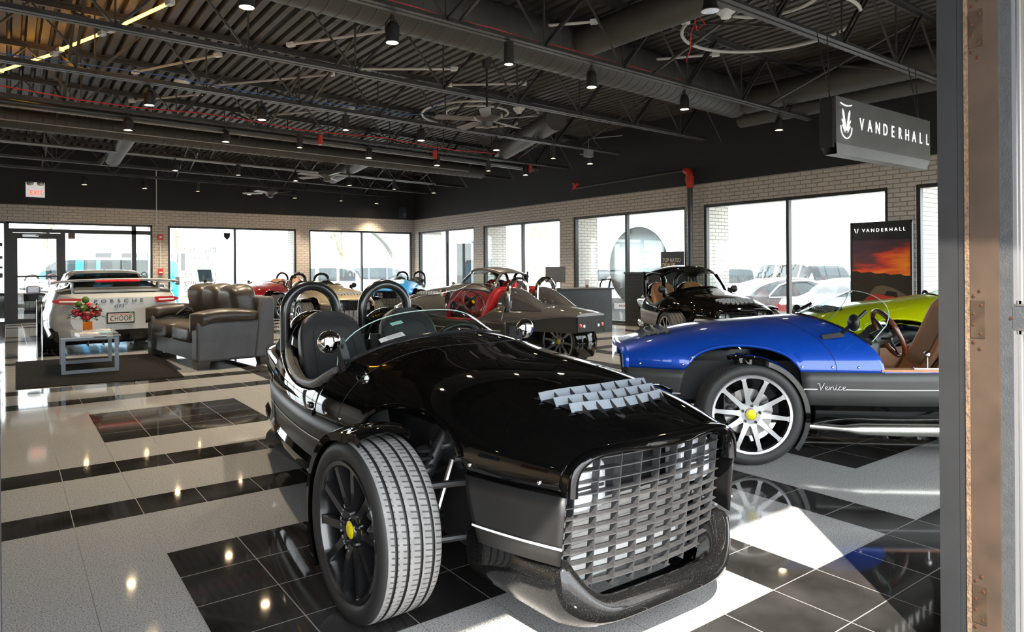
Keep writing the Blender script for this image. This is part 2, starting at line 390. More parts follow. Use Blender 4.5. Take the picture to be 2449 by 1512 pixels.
# --- ceiling deck: trapezoid ribs running along Y
mb = MB(); prof = []; x = XL - .1
while x < XW + .2:
    prof += [(x, ZC), (x + .085, ZC), (x + .105, ZC + .075), (x + .135, ZC + .075)]; x += .1524
mb.grid([[(px, YF - .15, pz) for px, pz in prof], [(px, YW + .16, pz) for px, pz in prof]])
struct(mb.build('ceiling', DECK, smooth=False))
mb = MB(); mb.boxb(XL - .15, XW + .16, YF - .15, YW + .16, ZC + .09, ZC + .25); struct(mb.build('ceiling_slab', WALLBLK))
# --- unseen slab added over the entrance, stepped to block the sun
mb = MB(); mb.boxb(XL, 1.3, -.3, YF - .159, 2.95, 3.2); mb.boxb(1.3, XW + 1.7, -1.25, YF - .159, 2.95, 3.2); struct(mb.build('ceiling_sun_blocker', WALLBLK))
# ------------------------------------------------------------------ ceiling: trusses, ducts, lamps
TRUSS = M('black_truss_steel', (.042, .039, .036), .5, noise=.3, nscale=4)
DUCT = M('dark_grey_duct', (.05, .047, .043), .55, noise=.12, nscale=3)
TUBEW = M('white_lamp_tube', (.55, .53, .5), .35)
LAMPB = M('black_lamp_can', (.02, .02, .02), .45)
LENS = M('warm_lamp_lens', (1, .9, .75), .4, emit=(1, .74, .42), es=45)
RJ = [  # trusses as (Y at X=0, slope dY/dX)
    (3.62, .012, 'nearest the doorway, above the hanging sign'), (5.33, .055, 'alongside the big round duct, carrying the nearest spotlights'),
    (7.43, .048, 'just behind the big round duct, without spotlights'), (9.30, .063, 'carrying the second row of spotlights'),
    (11.2, .084, 'carrying the third row of spotlights, beside the sprinkler pipe'), (13.2, .11, 'between the third and fourth rows of spotlights'),
    (15.1, .14, 'carrying the fourth row of spotlights'), (17.05, .14, 'second from the back wall'), (18.7, .13, 'closest to the back wall')]
def jy(k, x): return RJ[k][0] + RJ[k][1] * x
for k, (ya, sl, ds) in enumerate(RJ):
    t = empty('roof_truss', (0, ya, 0), math.atan(sl), 'black open-web steel roof truss ' + ds, 'truss', 'steel roof trusses under the deck')
    xe = {0: 10.6, 1: 10.25, 2: 10.2, 3: 10.1, 4: 10.6, 5: 10.6, 6: 10.6, 7: 10.5, 8: 10.3}[k]
    if k == 8: xe = 9.9
    b = MB(); b.boxb(XL + .1, xe, -.065, -.012, 3.55, 3.556); b.boxb(XL + .1, xe, .012, .065, 3.55, 3.556)
    b.boxb(XL + .1, xe, -.018, -.012, 3.556, 3.61); b.boxb(XL + .1, xe, .012, .018, 3.556, 3.61); b.build('bottom_chord', TRUSS, t, smooth=False)
    b = MB(); b.boxb(XL + .1, XW - .02, -.06, .06, ZC - .02, ZC - .002); b.boxb(XL + .1, XW - .02, -.02, .02, ZC - .07, ZC - .02); b.build('top_chord', TRUSS, t, smooth=False)
    b = MB(); x = XL + .4; u = 0
    while x < xe - .6:
        b.bar((x, -.028, 3.58), (x + .62, -.028, ZC - .05), .03, .022); b.bar((x, .028, 3.58), (x + .62, .028, ZC - .05), .03, .022)
        b.bar((x + .62, 0, ZC - .05), (x + 1.24, 0, 3.58), .02, .02); b.bar((x + .0, 0, 3.58), (x, 0, ZC - .04), .016, .016)
        x += 1.24
    b.build('web', TRUSS, t, smooth=False)
# cross bridging and cross beams running along Y
for k, (x, ds) in enumerate(((-2.2, 'left of the glass entrance'), (.62, 'above the glass coffee table'), (3.45, 'above the black roadster'), (6.3, 'above the grey roadster with red interior'), (8.9, 'close to the right wall'))):
    for part_, js_ in (('in front of the big duct, ', (0,)), ('', (2, 3, 4, 5, 6, 7))):
      b = MB()
      for j in js_:
        ya, yb = jy(j, x), jy(j + 1, x)
        b.bar((x, ya, 3.6), (x, yb, ZC - .08), .03, .025); b.bar((x + .02, ya, ZC - .08), (x + .02, yb, 3.6), .03, .025)
      tag(b.build('cross_bridging', TRUSS, smooth=False), 'black bridging bars ' + part_ + ds, 'bridging', 'diagonal bridging between the trusses')
# --- ducts
def duct(name, a, b, r, label, group=None, seams=True, pitch=.16):
    a = Vector(a); b = Vector(b); L = (b - a).length; mb = MB(); n = max(2, int(L / pitch)); pts = []; rad = []
    for i in range(n + 1):
        p = a.lerp(b, i / n); d = (b - a).normalized()
        if seams: pts += [p - d * .012, p - d * .004, p + d * .004, p + d * .012]; rad += [r, r + .006, r + .006, r]
        else: pts.append(p); rad.append(r)
    mb.tube(pts, rad, 32, 0); o = mb.build(name, DUCT, sharp=25); return tag(o, label, 'duct', group)
duct('spiral_duct', (-4.0, 5.74, 3.99), (9.6, 6.83, 3.99), .30, 'large dark grey spiral duct running along the nearest spotlight row')
duct('branch_duct', (5.75, 3.0, 4.02), (5.7, 6.2, 4.02), .19, 'round dark branch duct joining the large spiral duct at mid-length', None, False)
duct('branch_duct', (9.6, 1.3, 3.9), (9.55, 6.6, 3.9), .2, 'thicker of two round ducts side by side above the hanging sign', None, False)
duct('branch_duct', (10.05, 1.3, 3.72), (9.98, 7.0, 3.72), .13, 'thinner of two round ducts side by side above the hanging sign', None, False)
duct('spiral_duct', (-5.0, 12.6, 3.62), (9.4, 14.0, 3.62), .16, 'narrower dark spiral duct crossing the far half of the ceiling')
duct('branch_duct', (1.85, 13.9, 3.85), (1.75, 16.2, 3.55), .15, 'short pale duct elbow above the exit sign', None, False)
duct('branch_duct', (7.6, 9.0, 3.8), (8.9, 12.9, 3.75), .19, 'dark duct bending behind the ceiling fan toward the far spiral duct', None, False)
duct('branch_duct', (6.6, 14.2, 3.8), (7.1, 17.8, 3.75), .18, 'dark duct above the farthest right spotlights', None, False)
# --- pipes and conduits
PIPE = M('dark_sprinkler_pipe', (.05, .05, .05), .35, metal=.4)
COND = M('grey_conduit', (.32, .31, .29), .35, metal=.7)
def pipe(name, pts, r, mat, label, cat, group=None, seg=8):
    mb = MB(); mb.tube(pts, r, seg); return tag(mb.build(name, mat), label, cat, group)
pipe('sprinkler_pipe', [(-6, 10.75, 3.52), (9.8, 12.25, 3.52)], .045, PIPE, 'dark sprinkler main pipe along the third spotlight row', 'pipe', seg=12)
pipe('conduit', [(-6, 9.05, 3.63), (9.6, 9.98, 3.63)], .014, COND, 'thin pale conduit along the second spotlight row', 'conduit', 'thin conduits on the trusses')
pipe('conduit', [(-6, 10.6, 3.44), (8.9, 12.08, 3.44), (9.6, 12.15, 3.44), (9.7, 12.16, 3.5), (9.72, 12.17, 3.8)], .013, COND, 'thin pale conduit below the sprinkler pipe ending in an upward bend', 'conduit', 'thin conduits on the trusses')
pipe('conduit', [(-6, 12.0, 3.5), (8.6, 13.35, 3.5)], .012, COND, 'thin pale conduit in front of the far spiral duct', 'conduit', 'thin conduits on the trusses')
pipe('conduit', [(-6, 14.2, 3.56), (9.4, 16.25, 3.56)], .014, COND, 'thin pale conduit along the fourth spotlight row', 'conduit', 'thin conduits on the trusses')
pipe('conduit', [(3.2, YW - .02, 2.456), (3.2, YW - .02, 4.0)], .012, WHITE, 'white vertical conduit above the red fire alarm', 'conduit')
pts = [(-4 + .8 * i, 11.0 + .084 * (-4 + .8 * i) + .07, 3.64 + .03 * sin(i * 1.7)) for i in range(17)]
pipe('fire_alarm_cable', pts, .009, M('red_cable', (.5, .02, .015), .4), 'red cable draped along the truss of the third spotlight row', 'cable')
pts = [(1.2 + .45 * i, 5.33 + .055 * (1.2 + .45 * i) + .05, 3.63 + .02 * abs(sin(i * 1.3))) for i in range(14)]
pipe('fire_alarm_cable', pts, .007, MATS['red_cable'], 'red cable lying on the truss beside the big duct', 'cable')
pts = [(-1 + .5 * i, 9.28 + .063 * (-1 + .5 * i), 3.65 - .02 * sin(i)) for i in range(13)] + [(5.2, 9.4, 3.66), (5.6, 9.0, 3.95)]
pipe('network_cable', pts, .006, M('blue_cable', (.03, .12, .4), .4), 'blue cable along the second spotlight row', 'cable')
# riser with red valve on the right wall
t = empty('fire_riser', (XW - .16, 8.72, 0), 0, 'black vertical fire riser pipe with red fittings on top by the right wall', 'pipe')
b = MB(); b.tube([(0, 0, 0), (0, 0, 2.82)], .052, 14); b.tube([(0, 0, 1.4), (0, 0, 1.43)], .06, 14); b.tube([(0, 0, 2.1), (0, 0, 2.13)], .06, 14); b.build('pipe_body', PIPE, t)
b = MB(); b.tube([(0, 0, 2.80), (0, 0, 2.88)], .07, 14); b.tube([(0, 0, 2.88), (0, 0, 3.0)], [.085, .08], 14); b.tube([(-.08, 0, 2.95), (.02, 0, 2.95)], .055, 12)
b.tube([(0, 0, 3.0), (0, .01, 3.07), (0, .04, 3.12), (0, .12, 3.15)], [.065, .07, .07, .065], 14); b.tube([(0, 0, 2.99), (0, 0, 3.02)], .088, 14)
b.build('valve', M('red_valve_paint', (.55, .035, .015), .4, noise=.15), t)
b = MB(); b.tube([(0, .1, 3.15), (-.05, 1.2, 3.14), (-.1, 3.2, 3.10)], .03, 8); b.build('supply_pipe', PIPE, t)
b = MB(); b.ball((XW - .25, 11.95, 3.16), .06); b.tube([(XW - .25, 11.85, 3.21), (XW - .25, 12.05, 3.09)], .035, 8); b.tube([(XW - .25, 11.88, 3.09), (XW - .25, 12.04, 3.23)], .035, 8)
tag(b.build('valve_fitting', MATS['red_valve_paint']), 'small red pipe fitting on the black wall near the riser', 'fitting')
for k, (x, y, ds) in enumerate(((4.35, 11.45, 'right of the third-row left spotlights'), (6.75, 11.68, 'near the middle of the sprinkler pipe'), (9.45, 12.1, 'at the right end of the sprinkler pipe'))):
    b = MB(); b.tube([(x, y, 3.40), (x, y, 3.56)], [.035, .045], 10); b.tube([(x - .04, y, 3.47), (x + .04, y, 3.47)], .03, 8)
    tag(b.build('sprinkler_coupling', MATS['red_valve_paint']), 'small red coupling on the sprinkler pipe ' + ds, 'coupling', 'red couplings on the sprinkler pipe')
# --- spotlights: seven columns by five rows
def spot_parts(t, dz=0.0, kind=0):
    r = .062 if kind == 0 else .05
    b = MB()
    if kind == 0:
        b.lathe([(.0, .19), (.025, .188), (.046, .17), (.058, .13), (r, .07), (r, .0), (r - .006, .0), (r - .008, .03)], seg=20)
        b.tube([(0, 0, .18), (0, 0, .25)], .018, 8); b.tube([(-r - .004, 0, .08), (-r - .004, 0, .16), (-.03, 0, .215), (.03, 0, .215), (r + .004, 0, .16), (r + .004, 0, .08)], .007, 6)
    else:
        b.lathe([(.0, .22), (r, .22), (r, 0), (r - .006, 0), (r - .008, .03)], seg=20); b.tube([(0, 0, .22), (0, 0, .25)], .015, 8)
    b.build('lamp_can', LAMPB, t)
    b = MB(); b.lathe([(0, .012), (r * .6, .009), (r - .007, .018)], seg=20); b.build('lens', LENS, t)
spot0 = empty('ceiling_spotlight', (0, 0, 0)); spot_parts(spot0); spot1 = empty('ceiling_spotlight', (0, 0, 0)); spot_parts(spot1, kind=1)
ORD = ['leftmost', 'second from left', 'third from left', 'fourth from left', 'fifth from left', 'sixth from left', 'rightmost']
ROWS = [('on the truss beside the big duct', [(1.509, 5.505), (2.811, 5.615), (4.064, 5.543), (5.351, 5.711), (7.097, 5.824), (9.37, 5.906)]),
        ('in the second row back', [(1.42, 9.466), (2.801, 9.531), (4.019, 9.555), (5.332, 9.662), (6.843, 9.72), (8.251, 9.869), (9.292, 9.982)]),
        ('in the third row back', [(1.42, 11.328), (2.814, 11.499), (3.962, 11.364), (5.378, 11.732), (6.889, 11.842), (8.174, 11.907), (9.229, 11.992)]),
        ('in the fourth row back', [(1.388, 15.049), (2.777, 15.396), (4.023, 15.409), (5.375, 15.714), (6.761, 15.87), (8.038, 16.003), (9.33, 16.229)]),
        ('in the farthest row back', [(1.476, 19.091), (2.761, 19.178), (3.989, 19.166), (5.319, 19.3), (6.641, 19.5), (8.079, 19.6), (9.327, 19.8)])]
used = [False, False]
LAMPS = []
for ri, (rn, pts) in enumerate(ROWS):
    for k, (x, y) in enumerate(pts):
        kd = 1 if (ri, k) in ((0, 2), (1, 2), (1, 5), (2, 2), (2, 5), (3, 2), (3, 5), (4, 2), (4, 5)) else 0
        src = (spot0, spot1)[kd]
        o = src if not used[kd] else copy_tree(src); used[kd] = True
        o.location = (x, y, 3.30)
        if (ri, k) == (3, 0): o.rotation_euler = (.5, .6, 0)
        od = 'rightmost' if k == len(pts) - 1 else ORD[k]
        tag(o, ('black bell-shaped' if kd == 0 else 'black cylindrical') + ' spotlight glowing warm, ' + od + ' ' + rn, 'spotlight', 'ceiling spotlights')
        LAMPS.append((x, y))
for k, y in enumerate((2.6, 5.2, 7.8, 10.4)):  # extra unseen lamps, added to brighten the left wall mirrored in the paint
    o = copy_tree(spot0); o.location = (-5.3, y, 3.30); tag(o, 'black bell-shaped spotlight added out of view to brighten the beige side wall, ' + ('nearest the doorway', 'second from the doorway', 'third from the doorway', 'farthest from the doorway')[k], 'spotlight', 'added wall-washing spotlights'); LAMPS.append((-5.3, y))
# daylight-coloured sensor lamp on the near truss
t = empty('ceiling_sensor', (4.75, 3.62, 3.40), 0, 'small round pale-faced lamp under the nearest truss', 'lamp')
b = MB(); b.lathe([(0, .15), (.05, .15), (.06, .03), (.085, .0), (.075, -.005)], seg=20); b.build('housing', LAMPB, t)
b = MB(); b.lathe([(0, -.012), (.04, -.01), (.075, -.003)], seg=20); b.build('lens', M('pale_lens', (.75, .82, .9), .25), t)
# --- unlit white lamp tubes and rings on the deck, glowing amber tubes at the left
def tubelamp(a, b, label, mat=TUBEW, grp='white lamp tubes on the ceiling'):
    t = empty('tube_lamp', (0, 0, 0), 0, label, 'lamp', grp)
    m_ = MB(); m_.tube([a, b], .018, 8); m_.build('tube', mat, t)
    d = (Vector(b) - Vector(a)).normalized(); m_ = MB(); m_.bar(Vector(a) - d * .06, Vector(a) + d * .04, .06, .05); m_.build('end_cap', WHITE, t); m_ = MB(); m_.bar(Vector(b) - d * .04, Vector(b) + d * .06, .06, .05); m_.build('end_cap', WHITE, t)
zt = 4.1
for (a, b, lb) in (((4.043, 9.105), (5.138, 8.341), 'left of the near fan, under the big duct'), ((5.529, 9.102), (6.418, 8.397), 'directly behind the big duct at mid-length'), ((4.754, 6.622), (5.479, 5.804), 'in front of the branch duct, near the top of the ceiling'),
                   ((6.986, 6.612), (7.653, 5.76), 'behind the branch duct toward the sign'), ((1.492, 11.064), (2.25, 9.591), 'beside the left smoke detector'), ((2.401, 11.425), (3.807, 9.604), 'long one right of the left smoke detector'),
                   ((2.9, 8.6), (3.9, 7.1), 'just left of the big duct'), ((3.6, 13.2), (4.9, 11.4), 'above the third spotlight row at mid-left'), ((1.7, 13.0), (2.5, 11.9), 'above the left end of the third spotlight row')):
    tubelamp((*a, zt), (*b, zt), 'white ceiling lamp tube ' + lb)
AMBER = M('amber_glow_tube', (1, .6, .1), .4, emit=(1, .42, .03), es=6)
tubelamp((-.073, 12.105, zt), (.50, 10.75, zt), 'glowing amber lamp tube at the far left, lower of three', AMBER, 'glowing amber lamp tubes')
tubelamp((.56, 10.50, zt), (.92, 9.50, zt), 'glowing amber lamp tube at the far left, middle of three', AMBER, 'glowing amber lamp tubes')
tubelamp((1.0, 9.3, zt), (1.40, 8.0, zt), 'glowing amber lamp tube at the far left, upper of three', AMBER, 'glowing amber lamp tubes')
def ring(c, r, label, a0=0, a1=2 * PI, z=4.0):
    t = empty('ring_lamp', (c[0], c[1], z), 0, label, 'lamp', 'white ring lamps on the ceiling')
    m_ = MB(); n = 40; full = a1 - a0 > 6.2
    m_.tube([(r * cos(a0 + (a1 - a0) * i / n), r * sin(a0 + (a1 - a0) * i / n), 0) for i in range(n if full else n + 1)], .02, 8, closed=full); m_.build('tube', TUBEW, t)
    for a in (a0, a1 - .02): m_ = MB(); m_.box((r * cos(a), r * sin(a), .02), (.07, .07, .04)); m_.build('end_cap', WHITE, t)
ring((6.85, 10.2), 1.05, 'large unlit white ring lamp around the near ceiling fan', .3, 5.6); ring((6.7, 10.1), .55, 'small unlit white ring lamp inside the larger ring near the fan')
ring((7.0, 4.55), .95, 'large unlit white ring lamp above the hanging sign', -2.6, 2.6); ring((6.3, 4.1), .5, 'small unlit white ring lamp beside the large one near the sign', -1.0, 2.2)
# --- ceiling fans
def fan(loc, label, rz):
    t = empty('ceiling_fan', loc, rz, label, 'fan', 'ceiling fans')
    m_ = MB(); m_.tube([(0, 0, .12), (0, 0, .72)], .015, 8); m_.lathe([(0, .8), (.07, .78), (.05, .68), (0, .66)], seg=16); m_.build('down_rod', BLACK_MATTE, t)
    m_ = MB(); m_.lathe([(0, .14), (.09, .14), (.17, .11), (.18, .03), (.14, -.01), (.08, -.03), (.07, -.09), (.04, -.11), (0, -.11)], seg=28); m_.build('motor', M('dark_fan_motor', (.06, .058, .055), .45), t)
    for i in range(5):
        a = 2 * PI * i / 5; R = Matrix.Rotation(a, 3, 'Z') @ Matrix.Rotation(.18, 3, 'X'); m_ = MB()
        out = [(.19, -.03), (.26, -.065), (.66, -.075), (.70, -.05), (.70, .05), (.66, .075), (.26, .065), (.19, .03)]
        m_.poly(out, -.004, .004, lambda u, v, h: R @ Vector((u, v, h))); m_.build('blade', M('fan_blade', (.12, .115, .11), .5, noise=.1), t)
fan((5.12, 7.48, 3.22), 'dark five-blade ceiling fan nearest, under the second truss', .3)
fan((5.46, 14.0, 3.22), 'dark five-blade ceiling fan at mid-distance', .9)
fan((5.47, 17.9, 3.22), 'dark five-blade ceiling fan farthest, near the back wall', .1)
# --- smoke detectors
for (x, y, z, lb) in ((6.1, 4.45, 3.9, 'white round smoke detector with red wire near the ring lamps'), (2.1, 11.1, 4.0, 'white round smoke detector above the left spotlights'), (7.25, 9.6, 4.0, 'white round smoke detector right of the near fan')):
    m_ = MB(); m_.lathe([(0, .1), (.09, .1), (.11, .06), (.10, .03), (.06, .0), (.05, -.03), (0, -.035)], (x, y, z), seg=20); tag(m_.build('smoke_detector', WHITE), lb, 'smoke detector', 'smoke detectors')
pts = [(5.98, 4.47, 3.97), (5.85, 4.6, 3.93), (5.8, 4.62, 3.85), (5.88, 4.65, 3.75), (5.95, 4.6, 3.82), (5.82, 4.6, 3.9), (5.78, 4.65, 3.7), (5.95, 4.8, 3.6), (6.0, 4.9, 3.5)]
pipe('fire_alarm_cable', pts, .006, MATS['red_cable'], 'looped red cable hanging beside the smoke detector near the ring lamps', 'cable')
m_ = MB(); m_.box((8.9, 9.6, 3.42), (.16, .1, .14)); m_.tube([(8.9, 9.6, 3.5), (8.9, 9.6, 3.7), (9.4, 9.2, 3.75)], .01, 6); m_.tube([(8.85, 9.58, 3.4), (8.6, 9.5, 3.36)], .01, 6); tag(m_.build('junction_box', M('grey_box', (.2, .2, .19), .5)), 'grey electrical box hanging near the right end of the second spotlight row', 'junction box')
# --- hanging sign
SGY = 3.52; x0, x1, zt_, zb_ = SGY * 1.855, SGY * 2.445, 2.92, 2.42
SIGNM = M('charcoal_sign_face', (.085, .082, .078), .5, noise=.15, nscale=3); WTXT = M('white_sign_letters', (.9, .9, .9), .5, emit=(1, 1, 1), es=.6)
t = empty('hanging_sign', ((x0 + x1) / 2, SGY, zb_), 0, 'charcoal hanging sign with white crest and lettering at the upper right', 'sign')
hw = (x1 - x0) / 2
m_ = MB(); m_.boxb(-hw, hw, -.02, 0, .04, zt_ - zb_); m_.boxb(-hw, hw, .13, .15, .04, zt_ - zb_); m_.add([(-hw, -.02, .04), (hw, -.02, .04), (hw - .05, -.0, -.06), (-hw + .05, -.0, -.06), (-hw, .15, .04), (hw, .15, .04), (hw - .05, .13, -.06), (-hw + .05, .13, -.06)], [(0, 1, 2, 3), (4, 5, 6, 7), (3, 2, 6, 7)]); m_.build('panel', SIGNM, t, smooth=False)
m_ = MB(); m_.boxb(-hw - .03, -hw, -.0, .13, .0, zt_ - zb_ - .02); m_.boxb(-hw, hw, 0, .13, zt_ - zb_ - .03, zt_ - zb_ - .005); m_.build('edge', BLACK_MATTE, t, smooth=False)
for k, ch in enumerate('VANDERHALL'): text('letter', ch, .175, WTXT, t, (-hw + .50 + k * (2 * hw - .575) / 9, -.021, .27), (PI / 2, 0, 0), sx=.80)
def crest(parent, mat, c, s, y):
    m_ = MB(); F = lambda u, v, h: (c[0] + u * s, y - h, c[1] + v * s)
    for sg in (-1, 1):
        for (pts_) in ([(.10, -.62), (.02, -.5), (.30, .55), (.46, .78), (.48, .5)], [(.16, -.62), (.32, -.3), (.55, .0), (.56, .12), (.36, -.02)], [(.16, -.75), (.34, -.52), (.5, -.35), (.5, -.26), (.3, -.4)]):
            m_.poly([(sg * u, v) for u, v in pts_], 0, .004, F)
    for k in range(14):
        a0, a1 = PI * (1 + k / 14), PI * (1 + (k + 1) / 14)
        for (aa) in (0,):
            f = lambda a, r: (r * .78 * cos(a), -.35 + r * .85 * sin(a))
            m_.poly([f(a0, .88), f(a1, .88), f(a1, .96), f(a0, .96)], 0, .004, F)
    for k in range(8):
        u0, u1 = -.72 + 1.44 * k / 8, -.72 + 1.44 * (k + 1) / 8; g = lambda u: 1.0 + .22 * u * u
        m_.poly([(u0, g(u0)), (u1, g(u1)), (u1, g(u1) + .07), (u0, g(u0) + .07)], 0, .004, F)
    return m_.build('crest', mat, parent, smooth=False)
crest(t, WTXT, (-hw + .19, .27), .15, -.021)
for sx_ in (-hw + .03, hw - .1):
    for d in (-.12, .07):
        m_ = MB(); n = 26; a = Vector((sx_, .06, zt_ - zb_)); b_ = Vector((sx_ + d, .12, 3.56 - zb_))
        for i in range(n):
            p = a.lerp(b_, (i + .5) / n); m_.box(p, (.012, .004, .024) if i % 2 else (.004, .012, .024))
        m_.build('chain', M('dark_chain', (.08, .075, .07), .4, metal=.7), t, smooth=False)
# --- exit sign with two emergency lamps on the black band above the entrance
t = empty('exit_sign', (.55, YW - .04, 3.06), 0, 'white exit sign with red letters and two emergency lamp heads', 'exit sign')
m_ = MB(); m_.boxb(-.19, .19, 0, .04, 0, .36); m_.boxb(-.19, .19, -.012, 0, .0, .2); m_.build('housing', M('lit_exit_housing', (.75, .75, .73), .4, emit=(1, .97, .92), es=.12), t)
text('lettering', 'EXIT', .17, M('exit_red', (.7, .02, .01), .4, emit=(1, .05, .02), es=.8), t, (.02, -.014, .10), (PI / 2, 0, 0), sx=.78)
for sx_ in (-.105, .105):
    m_ = MB(); m_.ball((sx_, -.03, .33), .075, sc=(1, .7, .8)); m_.build('emergency_lamp', M('lamp_head_glass', (.5, .5, .48), .15, metal=.5), t)
# --- wall speaker in the corner, fire alarm devices
t = empty('wall_speaker', (10.45, YW - .25, 2.92), .3, 'small blue-grey loudspeaker high in the back corner', 'speaker')
m_ = MB(); m_.boxb(-.1, .1, 0, .16, 0, .34); m_.build('cabinet', M('speaker_blue', (.03, .04, .055), .5), t); m_ = MB(); m_.lathe([(0, -.005), (.04, -.01), (.07, -.004), (.075, 0)], (0, 0, .1), axis='y', seg=20); m_.build('woofer', M('speaker_cone', (.12, .13, .15), .5), t); m_ = MB(); m_.lathe([(0, -.008), (.03, -.005)], (0, 0, .25), axis='y', seg=16); m_.build('tweeter', MATS['speaker_cone'], t)
t = empty('fire_alarm', (3.29, YW - .05, 2.14), 0, 'red fire alarm strobe on the brick pier beside the entrance', 'fire alarm'); m_ = MB(); m_.boxb(-.065, .065, 0, .05, -.08, .08); m_.build('housing', RED, t); m_ = MB(); m_.box((0, -.01, .0), (.06, .03, .05)); m_.build('strobe', WHITE, t)
t = empty('fire_alarm_pull', (3.29, YW - .05, 1.22), 0, 'red fire alarm pull station low on the brick pier beside the entrance', 'pull station'); m_ = MB(); m_.boxb(-.06, .06, 0, .05, -.08, .08); m_.build('housing', RED, t); m_ = MB(); m_.box((0, -.01, -.02), (.08, .02, .03)); m_.build('handle', WHITE, t)
pipe('conduit', [(3.29, YW - .03, 1.3), (3.29, YW - .03, 2.06)], .01, WHITE, 'white conduit between the two red alarm devices', 'conduit')
# ------------------------------------------------------------------ three-wheeled roadster; car axes: x forward, y left, origin under the front axle
WT = [(-3.0, .25), (-2.6, .36), (-2.2, .45), (-1.9, .51), (-1.5, .57), (-1.0, .612), (-.6, .607), (0, .575), (.38, .515), (.6, .455), (.82, .37)]
HT = [(-.9, .955), (-.5, .945), (-.2, .905), (.22, .855), (.5, .795), (.7, .735), (.82, .69)]
HT_A = HT; HT_B = [(-.9, .905), (-.5, .90), (-.2, .877), (.22, .835), (.5, .785), (.7, .733), (.82, .69)]
NT = [(-.9, 2.05), (-.5, 2.1), (0, 2.3), (.5, 2.8), (.8, 3.6)]
SEAM = .56
def arch(x):
    r = .345
    return .165 * math.sqrt(max(0, 1 - (x / r) ** 2)) ** .8 if abs(x) < r else 0.0
def hood_pt(u, s, off=0.0):
    """u 0 nose .. 1 cowl, s 0 right .. 1 left"""
    t = abs(cos(PI * s)); sg = 1 if s > .5 else -1
    for _ in range(4):
        xn = .80 - .05 * t * t; xe = -.50 - .38 * t ** 1.35; x = lerp(xn, xe, u)
        n = cr(x, NT); w = cr(x, WT); h = cr(x, HT) - SEAM
        a = arch(x); pl = math.asin(min(1, (a / h)) ** (n / 2)) if a > 0 else 0.0
        ph = pl + s * (PI - 2 * pl); t = abs(cos(ph)) ** (2 / n)
    sg = 1 if cos(ph) < 0 else -1
    y = sg * w * t; z = SEAM + h * abs(sin(ph)) ** (2 / n)
    if off:
        k = Vector((0, sg * t, sin(ph))).normalized() * off; return Vector((x, y + k.y, z + k.z))
    return Vector((x, y, z))
def hood_z(x, y):
    n = cr(x, NT); w = cr(x, WT); h = cr(x, HT) - SEAM
    return SEAM + h * max(0.0, 1 - (abs(y) / w) ** n) ** (1 / n)
def side_y(x, z):
    n = 2.1; return cr(x, WT) * max(0.0, 1 - (max(0.0, z - SEAM) / .39) ** n) ** (1 / n)
DECKT = [(-3.0, .70), (-2.9, .72), (-2.6, .76), (-2.2, .795), (-1.85, .80), (-1.7, .80)]
def dseam(x): u = min(1, max(0, (-x - 1.95) / .95)); return SEAM + .10 * u * u * (3 - 2 * u)
TYRE = None
def tyre_mats():
    global TYRE
    if TYRE: return TYRE
    out = []
    for nm, col in (('tyre_sidewall', (.018, .018, .018)), ('tyre_tread', (.030, .030, .031)), ('dusty_tyre_tread', (.20, .195, .19))):
        m = bpy.data.materials.new(nm); m.use_nodes = True; nt = m.node_tree; b = nt.nodes['Principled BSDF']; b.inputs['Roughness'].default_value = .7 if 'tread' in nm else .55
        b.inputs['Base Color'].default_value = (*col, 1)
        if 'tread' in nm:
            tc = nt.nodes.new('ShaderNodeTexCoord'); sx = nt.nodes.new('ShaderNodeSeparateXYZ'); nt.links.new(tc.outputs['Object'], sx.inputs[0])
            ang = math_node(nt, 'ARCTAN2', sx.outputs[2], sx.outputs[0]); ay = math_node(nt, 'ABSOLUTE', sx.outputs[1])
            ph = math_node(nt, 'MULTIPLY_ADD', ang, 96.0, math_node(nt, 'MULTIPLY', sx.outputs[1], 60.0))
            st = math_node(nt, 'SINE', ph); g = math_node(nt, 'GREATER_THAN', st, .72)
            rb = math_node(nt, 'GREATER_THAN', math_node(nt, 'SINE', math_node(nt, 'MULTIPLY', sx.outputs[1], 150.0)), -.55)
            g = math_node(nt, 'MULTIPLY', g, rb)
            mx = nt.nodes.new('ShaderNodeMix'); mx.data_type = 'RGBA'; nt.links.new(math_node(nt, 'MULTIPLY', g, .8), mx.inputs[0])
            n = nt.nodes.new('ShaderNodeTexNoise'); n.inputs['Scale'].default_value = 30; n.inputs['Detail'].default_value = 6; nt.links.new(tc.outputs['Object'], n.inputs['Vector'])
            sc_ = nt.nodes.new('ShaderNodeVectorMath'); sc_.operation = 'SCALE'; sc_.inputs[0].default_value = col
            nt.links.new(math_node(nt, 'MULTIPLY_ADD', n.outputs['Fac'], .9, .55), sc_.inputs['Scale'])
            nt.links.new(sc_.outputs[0], mx.inputs[6]); mx.inputs[7].default_value = (.02, .02, .02, 1); nt.links.new(mx.outputs[2], b.inputs['Base Color'])
            bp = nt.nodes.new('ShaderNodeBump'); bp.inputs['Distance'].default_value = .006; bp.inputs['Strength'].default_value = .9
            nt.links.new(math_node(nt, 'MULTIPLY', g, -1.0), bp.inputs['Height']); nt.links.new(bp.outputs[0], b.inputs['Normal'])
        out.append(m)
    TYRE = out; return out
GUNM = M('gloss_black_wheel', (.012, .012, .013), .18, coat=.6)
MACH = M('machined_alloy', (.62, .62, .63), .28, metal=.75)
YEL = M('yellow_cap', (.75, .62, .0), .35)
DISC = M('brake_disc_steel', (.42, .41, .40), .35, metal=1, noise=.1)
CALI = M('caliper_grey', (.05, .05, .055), .45)
